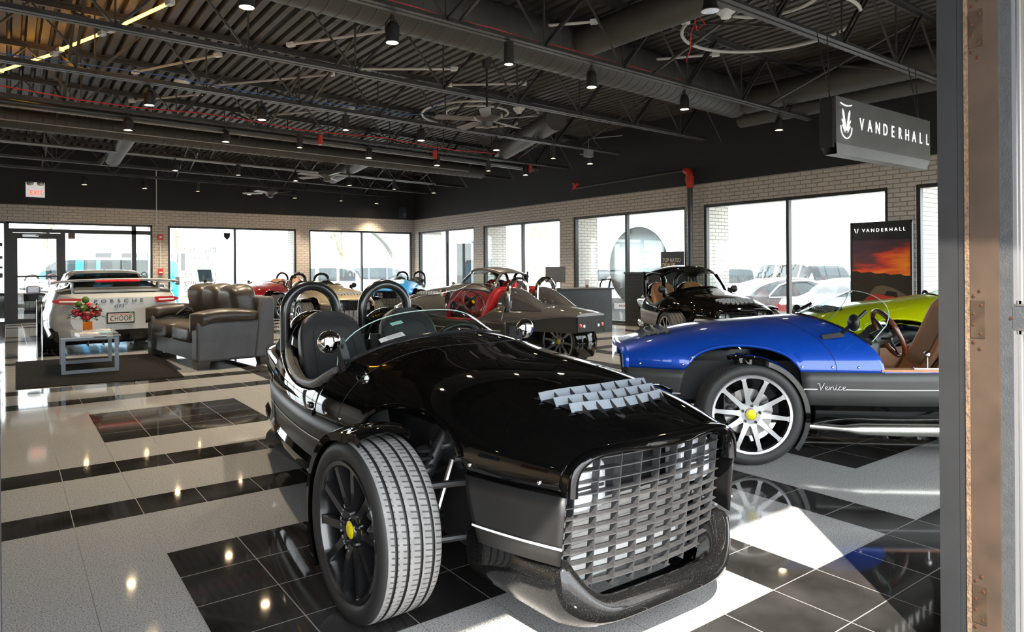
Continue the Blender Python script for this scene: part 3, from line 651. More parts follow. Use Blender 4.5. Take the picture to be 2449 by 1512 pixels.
def wheel(parent, c, side, face, width=.225, R=.32, steer=0.0, seg=64, dusty=False, spokes=10, hub_text=False, lvl=2, name='wheel', a_off=.1):
    """alloy wheel with tyre; side +1 = outer face towards +y"""
    sm, tm, dm = tyre_mats(); hw = width / 2; q = R / .32
    rot = (0, 0, steer)
    b = MB(); sd = side
    b.lathe([(.232, sd * (hw - .006)), (.246, sd * (hw - .002)), (.252, sd * (hw - .010)), (.252, sd * (hw - .03)), (.240, sd * (hw - .035))], axis='y', seg=seg, mat=[1, 1, 0, 0])
    b.lathe([(.232, sd * (hw - .006)), (.226, sd * (hw - .03)), (.215, sd * .02), (.215, -sd * (hw - .03)), (.245, -sd * (hw - .01))], axis='y', seg=seg, mat=0)
    yf, yh = sd * (hw - .012), sd * (hw - .035)
    for k in range(spokes):
        a = 2 * PI * k / spokes + a_off; ca, sa = cos(a), sin(a)
        def P(r, t, y): return (r * ca - t * sa, y, r * sa + t * ca)
        r0, r1 = .05, .236
        sec = [(r0, .025, yh), (.09, .016, lerp(yh, yf, .35)), (r1 - .02, .0125, yf), (r1, .021, yf)]
        vs = []
        for (r, hw_, y) in sec: vs += [P(r, -hw_, y), P(r, hw_, y), P(r, hw_ * 1.25, y - sd * .04), P(r, -hw_ * 1.25, y - sd * .04)]
        fs, ms = [], []
        for i in range(len(sec) - 1):
            o = i * 4
            for e in range(4): fs.append((o + e, o + (e + 1) % 4, o + 4 + (e + 1) % 4, o + 4 + e)); ms.append(1 if e == 0 else 0)
        b.add(vs, fs, ms)
    b.lathe([(0, yh - sd * .05), (.074, yh - sd * .05), (.078, yh - sd * .006), (.072, yh + sd * .002), (.040, yh + sd * .003), (.036, yh + sd * .012), (.033, yh + sd * .012)], axis='y', seg=32, mat=[0, 0, 1, 1, 1, 1])
    w = b.build(name, [GUNM, face], parent, loc=c, rot=rot)
    t = MB()
    gr = [-.62, -.22, .22, .62]; prof = [(.244, -hw * .86), (.262, -hw * 1.0), (.288 * q, -hw * 1.03), (.306 * q, -hw * .97), (.316 * q, -hw * .87)]
    mt = [0, 0, 0, 0]
    for g in gr:
        gw = .05
        prof += [(R - .001, hw * (g - gw)), (R - .009, hw * (g - gw * .8)), (R - .009, hw * (g + gw * .8)), (R - .001, hw * (g + gw))]
        mt += [1, 0, 0, 0]
    prof += [(.316 * q, hw * .87), (.306 * q, hw * .97), (.288 * q, hw * 1.03), (.262, hw * 1.0), (.244, hw * .86)]; mt += [1, 1, 0, 0, 0, 0]
    mt = mt[:len(prof) - 1]
    t.lathe(prof, axis='y', seg=seg, mat=mt); t.build('tire', [sm, dm if dusty else tm], w)
    m_ = MB(); m_.lathe([(0, yh + sd * .018), (.022, yh + sd * .017), (.032, yh + sd * .011)], axis='y', seg=24); m_.build('center_cap', YEL, w)
    if lvl >= 1:
        for k in range(5):
            m_ = MB(); a = 2 * PI * k / 5 + .4; m_.lathe([(0, yh + sd * .014), (.009, yh + sd * .013), (.0125, yh - sd * .002), (.0125, yh - sd * .02)], (.056 * cos(a), 0, .056 * sin(a)), axis='y', seg=10); m_.build('lug_nut', GUNM, w)
        m_ = MB(); m_.lathe([(.06, sd * .012), (.152, sd * .012), (.152, -sd * .012), (.06, -sd * .012)], axis='y', seg=40); m_.build('brake_disc', DISC, w)
        m_ = MB(); m_.box((.125, sd * .0, .05), (.07, .09, .15)); m_.ball((.125, sd * .05, .09), .03); m_.ball((.125, sd * .05, .02), .03); m_.build('brake_caliper', CALI, w)
    if hub_text:
        for k, ch in enumerate('VANDERHALL'):
            a = .25 + k * .25
            # letters run around the hub, readable from outside (right side of the car)
            p = (.088 * sin(a) * -1, sd * (hw - .028), .088 * -cos(a))
            text('hub_letter', ch, .019, M('silver_hub_letter', (.45, .45, .46), .4), w, p, (PI / 2, a - PI, 0), extrude=.001)
    return w
SILL_DOOR = [(-1.95, .79), (-1.9, .775), (-1.6, .715), (-1.25, .668), (-1.0, .678), (-.84, .72)]
SILL_LOW = [(-1.95, .79), (-1.8, .76), (-1.68, .69), (-1.55, .61), (-1.4, .578), (-.84, .574)]
def roadster(name, label, loc, heading, mats, sill='low', roof=False, dusty=False, steer=0.0, lvl=2, seat_col=None, side_panel_h=True, pin=None, chrome_mirror=True, hoops=True, pipe_mat=None, venice=False, vent=True, hub_text=False, group=None, hoop_h=1.185, louver=False, front_only=False):
    global HT
    HT = HT_B if venice else HT_A
    P_, LOW, INT, SEAT, FACE, HOOP = mats
    seg = 96 if lvl == 2 else 40
    T = empty(name, (loc[0], loc[1], 0), heading, label, 'car', group)
    ns, nu = (56, 60) if lvl == 2 else (32, 36)
    # hood and front bodywork
    b = MB(); b.grid([[hood_pt(i / nu, j / ns) for j in range(ns + 1)] for i in range(nu + 1)])
    o = b.build('hood', P_, T, sharp=50); md = o.modifiers.new('thick', 'SOLIDIFY'); md.thickness = .012; md.offset = 1 if False else -1
    # rounded surround at the nose, rolled arch lip
    b = MB(); nose = [hood_pt(0, j / 40) for j in range(41)]
    ring = []
    for p in nose:
        d = Vector((0, p.y, p.z - .50)); d.normalize()
        ring.append([p + d * o1 + Vector((x1, 0, 0)) for (x1, o1) in ((-.05, .004), (.0, .008), (.02, .002), (.028, -.012), (.02, -.030), (-.01, -.038), (-.05, -.036))])
    b.grid(ring); b.build('grille_surround', P_, T, sharp=60)
    for s in (0, 1):
        m_ = MB(); pts = [hood_pt(u / 90, s) for u in range(91)]; pts = [p + Vector((0, (1 if s else -1) * .004, 0)) for p in pts if abs(p.x) < .345]
        m_.tube(pts, .011, 8); m_.build('arch_lip', P_, T)
    # hood seam at the cowl
    # lower matte panels with pin stripe
    PINM = pin or M('silver_pinstripe', (.7, .7, .7), .4)
    for sd in (-1, 1):
        fp = MB(); n = 16; rows = []
        for i in range(n + 1):
            u = i / n; row = []
            for z in (.345, .42, .50, .56):
                xr = .37 + .055 * (1 - (z - .345) / .215) ** 2; x = lerp(xr, .755 - (z < .56) * (.56 - z) * .12, u)
                row.append((x, sd * (cr(x, WT) * (.985 + .015 * (z - .345) / .215) + .007), z))
            rows.append(row)
        fp.grid(rows); o = fp.build('lower_front_panel', LOW, T); md = o.modifiers.new('thick', 'SOLIDIFY'); md.thickness = .006; md.offset = 0
        m_ = MB(); m_.grid([[(lerp(.40, .742, i / n), sd * (cr(lerp(.40, .742, i / n), WT) * .992 + .0125), z) for z in (.396, .404)] for i in range(n + 1)]); m_.build('pinstripe', PINM, o)
        lp = MB(); n = 26; rows = []
        for i in range(n + 1):
            x = lerp(-.36, -1.98 if louver else -2.1, i / n)
            rows.append([(x - (.03 * (1 - (z - .345) / .215) if i == 0 else 0), sd * (cr(x, WT) * (.975 + .025 * (z - .345) / .215) + .003), z) for z in (.345, .42, .5, .562)])
        lp.grid(rows); o = lp.build('lower_side_panel', LOW, T); md = o.modifiers.new('thick', 'SOLIDIFY'); md.thickness = .008; md.offset = -1
        m_ = MB()
        x_e = -1.9 if louver else -2.05
        segs = [(-.38, -.465), (-.648, x_e)] if (venice and sd > 0) else [(-.40, x_e)]
        for (xa, xb) in segs: m_.grid([[(lerp(xa, xb, i / 24), sd * (cr(lerp(xa, xb, i / 24), WT) * .987 + .008), z) for z in (.448, .454)] for i in range(25)])
        m_.build('pinstripe', PINM, o)
        if venice and sd > 0:
            # script lettering drawn as a flowing stroke
            yv = cr(-.74, WT) * .987 + .009; m_ = MB()
            glyphs = [[(0, .062), (.012, .064), (.022, .0), (.034, .03), (.05, .068)], [(.054, .018), (.07, .022), (.076, .034), (.066, .04), (.056, .026), (.06, .004), (.076, .004), (.086, .016)],
                      [(.09, .036), (.094, .002), (.100, .026), (.112, .038), (.118, .03), (.118, .008), (.128, .004), (.134, .016)], [(.14, .036), (.138, .008), (.148, .002), (.156, .014)], [(.143, .05), (.145, .054)],
                      [(.180, .032), (.170, .038), (.160, .024), (.162, .006), (.176, .003), (.188, .014)], [(.19, .018), (.206, .022), (.212, .034), (.202, .04), (.192, .026), (.196, .004), (.212, .004), (.228, .012)]]
            for g in glyphs: m_.tube([(-.467 - u * .80, cr(-.467 - u * .8, WT) * .987 + .009, .446 + v * .66) for u, v in g], .0026, 6)
            m_.build('script_lettering', PINM, o)
        # gloss rocker below
        rk = MB(); rows = []
        for i in range(25):
            x = lerp(-.45, -2.5, i / 24); w = cr(x, WT)
            rows.append([(x, sd * (w * .97), .345), (x, sd * (w * .985 + .015), .315), (x, sd * (w * .97 + .018), .27), (x, sd * (w * .93), .215), (x, sd * (w * .80), .175), (x, sd * .25, .17)])
        rk.grid(rows); rk.fan(rows[0]); rk.build('rocker', BLKP(), T)
    # chin
    ch = MB(); rows = []; n = 60
    for i in range(n + 1):
        a = PI * i / n; t = cos(a); yy = -.465 * (abs(t) ** .45) * (1 if t > 0 else -1); k = abs(sin(a)) ** .55
        x = .30 + .50 * k; f = min(1.0, max(0.0, (abs(yy) - .22) / .165)); f = f ** 2.2
        yo = min(1, abs(yy) / .465)
        if abs(yy) > .38: x = min(x, .30 + (.47) * (1 - ((abs(yy) - .38) / .085) ** 1.6))
        wy = min(abs(yy), cr(x, WT) * .98) * (1 if yy > 0 else -1)
        zt = lerp(.222, .345, f); zb = lerp(.128, .165, max(0, (.75 - x) / .45)); dx, dy = k, (1 if yy > 0 else -1) * yo ** 3
        nrm = Vector((dx * (1 - yo ** 5), dy, 0)); nrm = nrm.normalized() if nrm.length > 0 else Vector((1, 0, 0))
        def q(o_, z): return (x + nrm.x * o_, wy + nrm.y * o_, z)
        rows.append([q(-.10, zt - .06), q(-.062, zt - .02), q(-.048, zt - .004), q(-.025, zt + .004), q(.0, zt - .002), q(.014, zt - .022), q(.016, lerp(zt, zb, .4)), q(.010, lerp(zt, zb, .65)), q(-.02, lerp(zt, zb, .9)), q(-.07, zb), q(-.20, zb + .01)])
    ch.grid(rows); ch.fan(rows[0]); ch.fan(rows[-1]); ch.build('chin_spoiler', dusty_black(), T, sharp=50)
    # egg-crate grille
    gx = lambda y, z: .772 - .045 * (y / .39) ** 2 - .05 * max(0, .70 - z) / .45
    def ztop(y): return hood_z(.76, y) - .035
    def zbot(y): return .212 + .14 * (abs(y) / .385) ** 5
    g = MB(); dep = .032; gy = [(-4 + i) * .0865 for i in range(9)]
    for y in gy:
        yy = y * .985; z0, z1 = zbot(yy) + .004, ztop(yy) - .004; nz = 6
        for k in range(nz):
            za, zb_ = lerp(z0, z1, k / nz), lerp(z0, z1, (k + 1) / nz)
            g.add([(gx(yy, za), yy - .0018, za), (gx(yy, zb_), yy - .0018, zb_), (gx(yy, zb_) - dep, yy - .0018, zb_), (gx(yy, za) - dep, yy - .0018, za), (gx(yy, za), yy + .0018, za), (gx(yy, zb_), yy + .0018, zb_), (gx(yy, zb_) - dep, yy + .0018, zb_), (gx(yy, za) - dep, yy + .0018, za)], [(0, 1, 2, 3), (4, 5, 6, 7), (0, 1, 5, 4), (3, 2, 6, 7)])
    for j in range(12):
        z = .243 + j * .0375
        ys_ = [k * .012 for k in range(0, 34)]; ym = 0
        for y in ys_:
            if zbot(y) < z < ztop(y) and y < .378: ym = y
        if ym < .05: continue
        npt = 12; A = []
        for k in range(npt + 1):
            y = lerp(-ym, ym, k / npt); A.append([(gx(y, z), y, z - .0018), (gx(y, z), y, z + .0018), (gx(y, z) - dep, y, z + .0018), (gx(y, z) - dep, y, z - .0018)])
        g.grid(A, cv=True)
    g.build('grille', M('grille_grey_plastic', (.035, .035, .036), .5, noise=.3, nscale=15), T, smooth=False)
    # things seen through the grille
    CORE = M('radiator_aluminium', (.55, .55, .53), .4, metal=.8, noise=.2, nscale=12)
    m_ = MB(); m_.boxb(.56, .61, -.31, .31, .20, .47, 0); m_.boxb(.61, .615, -.28, .24, .215, .30, 1)
    for k in range(9): m_.boxb(.61, .614, -.29, .29, .31 + k * .018, .318 + k * .018, 0)
    m_.build('radiator', [CORE, WHITE], T, smooth=False)
    m_ = MB(); m_.boxb(.40, .52, -.38, .38, .2, .64); m_.build('front_bulkhead', BLACK_MATTE, T)
    for sd in (-1, 1):
        h = MB(); h.rbox((.655, sd * .262, .555), (.10, .165, .165), 0, .4, 24, 16)
        h.boxb(.700, .706, sd * .262 - .06, sd * .262 + .06, .55, .56, 1)
        for (yy, zz, rr) in ((-.035, .04, .024), (.035, .04, .024), (0, -.03, .032)): h.lathe([(0, .712), (rr, .700), (rr, .69)], (0, sd * .262 + yy, .555 + zz), axis='x', seg=16, mat=2)
        h.build('headlight', [M('headlight_chrome', (.75, .78, .82), .18, metal=.35, coat=.8), BLACK_MATTE, M('headlight_lens', (.85, .88, .9), .05, coat=1)], T)
    # hood vent
    if vent:
        v = MB(); pn = 14; A = []
        def inv(x, y): return Vector((x, y, hood_z(x, y)))
        for i in range(pn + 1):
            x = lerp(.425, .60, i / pn); hw = lerp(.275, .21, i / pn); A.append([inv(x, lerp(-hw, hw, k / 20)) + Vector((0, 0, .0035)) for k in range(21)])
        v.grid(A, 1)  # dark sheet laid on the hood stands in for the vent's shaded recess
        for r_, xr in enumerate((.445, .505, .565)):
            hw = lerp(.27, .215, (xr - .425) / .175); rows = []
            for k in range(21):
                y = lerp(-hw, hw, k / 20); x = xr + .03 * (1 - (y / hw) ** 2); p = inv(x, y); rows.append([p + Vector((.012, 0, -.002)), p + Vector((.003, 0, .012)), p + Vector((-.006, 0, .027)), p + Vector((-.008, 0, .027)), p + Vector((.008, 0, -.002))])
            v.grid(rows, 0)
        for k in range(7):
            y = (-3 + k) * .0745
            pts = []
            for xr in (.395, .445 + .02, .505 + .02, .565 + .02):
                p = inv(xr, y); pts.append(p)
            for a_, b_ in ((.43, .50), (.49, .56), (.55, .62)):
                yy = y * (1 - .18 * (a_ - .4) / .18); p, q_ = inv(a_, yy), inv(b_ + .015, yy)
                x0_ = (a_ + b_ + .015) / 2; p, q_ = inv(x0_, yy), inv(x0_ + .055, yy * .97)
                for d in (-.0012, .0012): v.add([p + Vector((0, d, 0)), q_ + Vector((0, d, .001)), p + Vector((-.004, d, .028))], [(0, 1, 2)], 2)
        v.build('hood_vent', [M('vent_sky_tinted_blades', (.18, .205, .235), .3, noise=.1), BLACK_MATTE, M('vent_fin_dark', (.02, .02, .02), .45)], T, smooth=False)  # bluish blade colour carries a painted sky reflection
    # inner chassis, suspension, fenders and wheels
    m_ = MB(); m_.boxb(-.9, .5, -.33, .33, .17, .60); m_.boxb(-2.1, -.9, -.36, .36, .165, .28); m_.boxb(-2.12, -1.95, -.30, .30, .28, .55); m_.boxb(-2.9, -2.1, -.22, .22, .56, .64); m_.build('chassis', BLACK_MATTE, T)
    for sd in (-1, 1):
        m_ = MB(); yk = sd * .64
        for (xa, z, zo) in ((.14, .24, .22), (-.14, .24, .22), (.12, .44, .43), (-.12, .44, .43)): m_.tube([(xa, sd * .32, z), (0, yk, zo)], .014, 8, 0)
        m_.tube([(0, yk, .2), (0, yk, .46)], .022, 8, 0); m_.tube([(-.05, sd * .36, .60), (-.03, sd * .58, .27)], .03, 12, 0)
        m_.poly([(-.13, .50), (.10, .49), (.12, .53), (.02, .60), (-.10, .63), (-.16, .58)], 0, .01, lambda u, v_, h: (u, sd * (.37 + h), v_), 0)
        for (u, v_) in ((-.11, .55), (-.02, .555), (.07, .525)): m_.lathe([(0, .395), (.013, .395), (.013, .37)], (u, 0, v_), axis='y', seg=10, mat=1) if sd > 0 else m_.lathe([(0, -.395), (.013, -.395), (.013, -.37)], (u, 0, v_), axis='y', seg=10, mat=1)
        m_.tube([(.07, sd * .40, .525), (.06, sd * .47, .31)], .011, 8, 1); m_.lathe([(0, .36), (.045, .36), (.05, .33), (.045, .30), (0, .30)], (.05, sd * .50, 0), seg=18, mat=1)
        for k in range(8): m_.lathe([(.034, .33 + k * .03), (.042, .335 + k * .03), (.034, .345 + k * .03)], (-.045, sd * .46, 0), seg=12, mat=0)
        m_.build('suspension', [M('suspension_black', (.02, .02, .021), .4), STEEL], T)
        sa = steer if sd < 0 else steer
        wheel(T, (0, sd * .70, .32), sd, FACE, steer=sa, seg=seg, dusty=dusty, lvl=lvl, hub_text=hub_text and sd < 0)
        f = MB(); rows = []; n = 30
        for k in range(n + 1):
            a = math.radians(lerp(72, 218, k / n)); r = .352 + (.012 if k < 3 else 0); fw = .118 if k > 2 else .10
            yc = sd * .70; st = sa
            row = []
            for (dy, dr) in ((-fw - .002, -.030), (-fw, 0), (-fw * .6, .012), (0, .016), (fw * .6, .012), (fw, 0), (fw + .002, -.030), (fw - .004, -.030), (fw - .006, -.004), (0, .009), (-fw + .006, -.004), (-fw + .004, -.030)):
                px, pz = (r + dr) * cos(a), (r + dr) * sin(a); px_, py_ = px * cos(st) - dy * sin(st), px * sin(st) + dy * cos(st)
                row.append((px_, yc + py_, .32 + pz))
            rows.append(row)
        f.grid(rows, cv=True); f.fan(rows[0]); f.fan(rows[-1]); f.build('front_fender', BLKP(), T, sharp=60)
    # rear wheel and rear fender
    wheel(T, (-2.54, 0, .335), 1, FACE, width=.285, R=.335, seg=seg, lvl=min(lvl, 1))
    f = MB(); rows = []
    for k in range(27):
        a = math.radians(lerp(80, 205, k / 26)); row = []
        for (dy, dr) in ((-.19, -.06), (-.175, 0), (-.1, .03), (0, .035), (.1, .03), (.175, 0), (.19, -.06), (.165, -.06), (.15, -.01), (0, .015), (-.15, -.01), (-.165, -.06)):
            r = .375 + dr; row.append((-2.54 + r * cos(a), dy, .335 + r * sin(a)))
        rows.append(row)
    f.grid(rows, cv=True); f.fan(rows[0]); f.fan(rows[-1]); f.build('rear_fender', BLKP(), T, sharp=60)
    # cockpit sides
    sl = SILL_DOOR if sill == 'door' else SILL_LOW
    for sd in (-1, 1):
        b = MB(); rows = []; n = 34
        for i in range(n + 1):
            u = i / n; x = lerp(-.835, -1.92, u); zs = cr(x, sl)
            row = []
            for k in range(7):
                z = lerp(SEAM - .004, zs, k / 6)
                xx = x if i else lerp(-.88, -.88 + .3 * max(0, z - SEAM), 1)
                row.append((xx, sd * side_y(x, z), z))
            rows.append(row)
        b.grid(rows); o = b.build('cockpit_side', P_, T, sharp=50); md = o.modifiers.new('thick', 'SOLIDIFY'); md.thickness = .008; md.offset = -1
        b = MB(); rows = []
        for i in range(n + 1):
            x = lerp(-.86, -1.9, i / n); zs = cr(x, sl); y = side_y(x, zs) - .012
            rows.append([(x, sd * y, zs + .001), (x, sd * (y - .018), zs + .004), (x, sd * (y - .055), zs - .004), (x, sd * (y - .065), zs - .05), (x, sd * (y - .05), .24)])
        b.grid(rows); b.build('cockpit_lining', INT, T)
        if sill == 'door':
            pts = []
            for i in range(23):
                x = lerp(-.80, -1.91, i / 22); zs = cr(max(x, -1.95), sl) + (.045 * max(0, (x + .98) / .18) if x > -.98 else 0); pts.append((x, sd * (side_y(x, min(zs, .8)) - .022), zs + .008))
            m_ = MB(); m_.tube(pts, [.024] * len(pts), 10); m_.build('sill_roll', M('grey_leather_roll', (.085, .08, .072), .34, noise=.15, bump=.25, bscale=200), T)
            m_ = MB(); m_.rbox((-.93, sd * (cr(-.93, WT) + .002), .60), (.055, .018, .03), 0, .6); m_.build('marker_lamp', M('marker_black', (.012, .012, .012), .2, coat=.5), T)
        else:
            m_ = MB(); rows = []
            for i in range(19):
                x = lerp(-.86, -1.62, i / 18); zs = cr(x, sl); y = side_y(x, zs); rows.append([(x, sd * (y + .004), zs - .006), (x, sd * (y + .004), zs + .009), (x, sd * (y - .075), zs + .011), (x, sd * (y - .078), zs - .005)])
            m_.grid(rows, cv=True); m_.fan(rows[0]); m_.fan(rows[-1]); m_.build('sill_cap', INT, T)
    b = MB(); b.boxb(-1.92, -.62, -.54, .54, .20, .235); b.boxb(-1.35, -.66, -.10, .10, .235, .40); b.build('cockpit_floor', M('carpet_black', (.012, .012, .012), .9), T)
    # bulkhead and rear deck
    b = MB(); n = 26; rows = []
    def deck_pt(x, s):
        w = cr(x, WT); sm_ = dseam(x); h = cr(x, DECKT) - sm_; ph = PI * s; nn = 2.3
        return Vector((x, -w * (abs(cos(ph)) ** (2 / nn)) * (1 if cos(ph) > 0 else -1), sm_ + h * abs(sin(ph)) ** (2 / nn)))
    for i in range(n + 1):
        x = lerp(-1.86, -2.97, i / n); rows.append([deck_pt(x, j / 30) for j in range(31)])
    b.grid(rows); b.fan(rows[-1]); b.build('rear_deck', P_, T, sharp=50)
    m_ = MB(); r_ = [p + Vector((.004, 0, 0)) for p in rows[0]]; base = [Vector((-1.856, p.y, .24)) for p in r_]; m_.grid([r_, base]); m_.build('bulkhead', INT if not dusty else BLACK_MATTE, T)
    for sd in (-1, 1):
        b = MB(); rows = []; hz = [(-2.45, .76), (-2.25, .88), (-2.05, .975), (-1.9, 1.0), (-1.80, .985), (-1.70, .93)]
        for i in range(19):
            x = lerp(-1.70, -2.46, i / 18); u = i / 18; zt = cr(x, hz); hw = lerp(.172, .08, u ** 1.6) * (.86 + .14 * min(1, i / 3)); row = []
            for k in range(17):
                a = PI * k / 16; row.append((x, sd * .255 + hw * cos(a), .72 + (zt - .72) * sin(a) ** .75))
            rows.append(row)
        b.grid(rows); b.fan(rows[0]); b.fan(rows[-1]); b.build('headrest_fairing', P_, T, sharp=60)
        if hoops:
            m_ = MB(); r = .031; hw = .165; zc = hoop_h - r - hw; x = -1.95
            pts = [(x, sd * .255 - hw, .70)] + [(x, sd * .255 - hw, lerp(.74, zc, k / 4)) for k in range(5)] + [(x, sd * .255 - hw * cos(PI * k / 16), zc + hw * sin(PI * k / 16)) for k in range(1, 16)] + [(x, sd * .255 + hw, lerp(zc, .74, k / 4)) for k in range(5)] + [(x, sd * .255 + hw, .70)]
            m_.tube(pts, r, 16 if lvl == 2 else 10); m_.build('roll_hoop', HOOP, T)
    # rear fascia: dark side with louvers, lamps
    if louver:
        for sd in (-1, 1):
            b = MB(); rows = []
            for i in range(17):
                x = lerp(-1.98, -2.97, i / 16); zl = .32 + .15 * min(1, i / 4); rows.append([(x, sd * (cr(x, WT) * .99), z) for z in (zl, .52, dseam(x) + .004)])
            b.grid(rows)
            for k in range(5): b.boxb(-2.14, -1.99, *sorted((sd * (cr(-2.06, WT) - .03), sd * (cr(-2.06, WT) + .012))), .36 + k * .038, .375 + k * .038)
            b.build('rear_fascia', BLACK_MATTE, T, smooth=False)
    for sd in (-1, 1):
        m_ = MB(); m_.lathe([(0, -.03), (.02, -.028), (.032, -.01), (.032, .03)], (-2.96, sd * .20, .56), axis='x', seg=16); m_.build('tail_light', M('tail_lamp_red', (.6, .02, .03), .2, coat=.8), T)
        m_ = MB(); m_.lathe([(0, -.025), (.016, -.024), (.024, -.01), (.024, .03)], (-2.96, sd * .13, .55), axis='x', seg=14); m_.build('reverse_light', M('headlight_lens', (.85, .88, .9), .05, coat=1), T)
    m_ = MB(); m_.boxb(-2.98, -2.9, -.245, .245, .48, .665); m_.build('tail_panel', BLACK_MATTE, T)
    # seats
    for sd in (-1, 1):
        b = MB(); rows = []; n = 20; a0, a1 = (Vector((-1.47, 0, .42)), Vector((-1.74, 0, 1.01))) if venice else (Vector((-1.36, 0, .42)), Vector((-1.69, 0, .985))); d = (a1 - a0).normalized(); nr = Vector((d.z, 0, -d.x))
        hwp = [(0, .19), (.3, .20), (.6, .198), (.8, .186), (.90, .165), (.96, .135), (1.0, .085)]
        for i in range(n + 1):
            v_ = i / n if i < n - 4 else 1 - .2 * (1 - (i - n + 4) / 4) ** 1.6 if i < n else 1.0
            hw = cr(v_, hwp); c_ = a0 + (a1 - a0) * v_ + nr * (-.03 * sin(PI * v_)); row = []
            for k in range(24):
                a = 2 * PI * k / 24; yy = hw * (abs(cos(a)) ** .7) * (1 if cos(a) > 0 else -1); tt = .055 * (abs(sin(a)) ** .8) * (1 if sin(a) > 0 else -1) * (1 if v_ < .9 else .75)
                cup = .045 * (abs(yy) / .2) ** 2 if tt > 0 else 0.0
                q_ = c_ + nr * (tt + cup); row.append((q_.x, sd * .255 + yy, q_.z))
            rows.append(row)
        b.grid(rows, cv=True); b.fan(rows[0]); b.fan(rows[-1]); so = b.build('seat_back', SEAT, T, sharp=70)
        if lvl == 2:
            def sp(v_, yy, e=.004): 
                c_ = a0 + (a1 - a0) * v_ + nr * (-.03 * sin(PI * v_)); hw = cr(v_, hwp); k_ = min(.999, abs(yy) / hw); tt = .055 * (1 - k_ ** 2.6) ** .4
                q_ = c_ + nr * (tt + .045 * (abs(yy) / .2) ** 2 + e); return (q_.x, sd * .255 + yy, q_.z)
            if venice:
                m_ = MB(); m_.grid([[sp(lerp(.12, .84, i / 16), lerp(-1, 1, k / 10) * (.115 - .05 * max(0, (i / 16 - .6)) ** 1.0), .006) for k in range(11)] for i in range(17)]); m_.build('quilted_insert', seat_quilt(), so)
            else:
                m_ = MB(); oc = [sp(.30, -.135)] + [sp(lerp(.3, .78, k / 8), -.135 + .02 * k / 8) for k in range(1, 9)] + [sp(.78 + .09 * sin(PI * k / 10), -.115 * cos(PI * k / 10)) for k in range(1, 10)] + [sp(lerp(.78, .3, k / 8), .115 + .02 * k / 8) for k in range(9)]
                m_.tube(oc, .0016, 5); m_.tube([sp(.06 + .2 * sin(PI * k / 12), -.13 * cos(PI * k / 12)) for k in range(13)], .0016, 5); m_.build('stitching', M('seat_stitch', (.008, .008, .008), .8), so)
        m_ = MB(); m_.rbox((-1.14, sd * .255, .40), (.50, .40, .15), 0, .5); m_.build('seat_cushion', SEAT, T)
        m_ = MB(); m_.box((-1.66, sd * .05, .80), (.03, .05, .10)); m_.bar((-1.66, sd * .05, .75), (-1.45, sd * .08, .45), .045, .006); m_.build('seat_belt', M('belt_black', (.012, .012, .012), .7), T)
    # dashboard
    b = MB(); r0, r1, r2, r3 = [], [], [], []
    for j in range(31):
        p = hood_pt(1.0, j / 30); r0.append(p + Vector((.004, 0, -.012))); yy = p.y * .955
        r1.append(Vector((p.x + .012, yy, SEAM + (p.z - SEAM) * .93 + .0))); zz = min(r1[-1].z - .001, max(.47, SEAM + (p.z - SEAM) * .35 - .06)); r2.append(Vector((min(p.x + .02, -.60), yy * .97, zz))); r3.append(Vector((-.60, yy * .95, min(zz, .47) - .02)))
    b.grid([r0, r1, r2, r3]); dash = b.build('dashboard', INT, T, sharp=40)
    m_ = MB()
    for (yy, zz, rr) in ((.40, .70, .055), (.31, .745, .034), (.02, .80, .03), (-.06, .80, .03)):
        xx = -.66 - .10 * (abs(yy) / .45) ** 1.5
        m_.lathe([(0, -.004), (rr, -.004), (rr + .006, .0), (rr + .006, .05)], (xx, yy, zz), axis='x', seg=20, mat=0)
        m_.box((xx - .006, yy, zz + rr * .3), (.002, .003, rr * .8), 1)
    for k in range(5): m_.boxb(-.69, -.66, .10 - k * .03, .085 - k * .03 + .02, .675, .69, 1)
    m_.build('gauges', [BLACK_MATTE, WHITE], T)
    # steering wheel
    swc = Vector((-1.05, .27, .785)); ax = Vector((-.88, 0, .42)).normalized(); uu = Vector((0, 1, 0)); vv = ax.cross(uu).normalized()
    RIMW = M('wood_wheel_rim', (.10, .028, .012), .22, coat=.8, noise=.3, nscale=20) if (venice or louver) else M('black_wheel_rim', (.015, .015, .015), .4)
    m_ = MB(); m_.tube([swc + (uu * cos(2 * PI * k / 40) + vv * sin(2 * PI * k / 40)) * .172 for k in range(40)], .0165, 12, 0, closed=True)
    for a in (PI / 2 + .0, PI * 7 / 6 + .25, PI * 11 / 6 - .25):
        for off in (-.012, .012):
            dr = uu * cos(a) + vv * sin(a); pr = ax.cross(dr); m_.tube([swc + dr * .04 + pr * off - ax * .01, swc + dr * .165 + pr * off * .4], .006, 6, 1)
    m_.cyl(swc - ax * .03, swc + ax * .004, .045, 20, 1); sw = m_.build('steering_wheel', [RIMW, M('wheel_spoke_black', (.02, .02, .02), .35, metal=.5)], T)
    m_ = MB(); m_.cyl(swc + ax * .004, swc + ax * .009, .026, 20); m_.build('horn_button', YEL, sw)
    m_ = MB(); m_.cyl(swc - ax * .03, swc - ax * .11, .05, 16); m_.rbox(swc - ax * .19 - Vector((0, 0, .03)), (.20, .15, .15), 0, .5); m_.tube([swc - ax * .07 + uu * .05, swc - ax * .05 + uu * .16], .009, 6); m_.tube([swc - ax * .15, swc - ax * .45], .03, 10); m_.build('steering_column', M('column_black', (.03, .03, .031), .4), T)
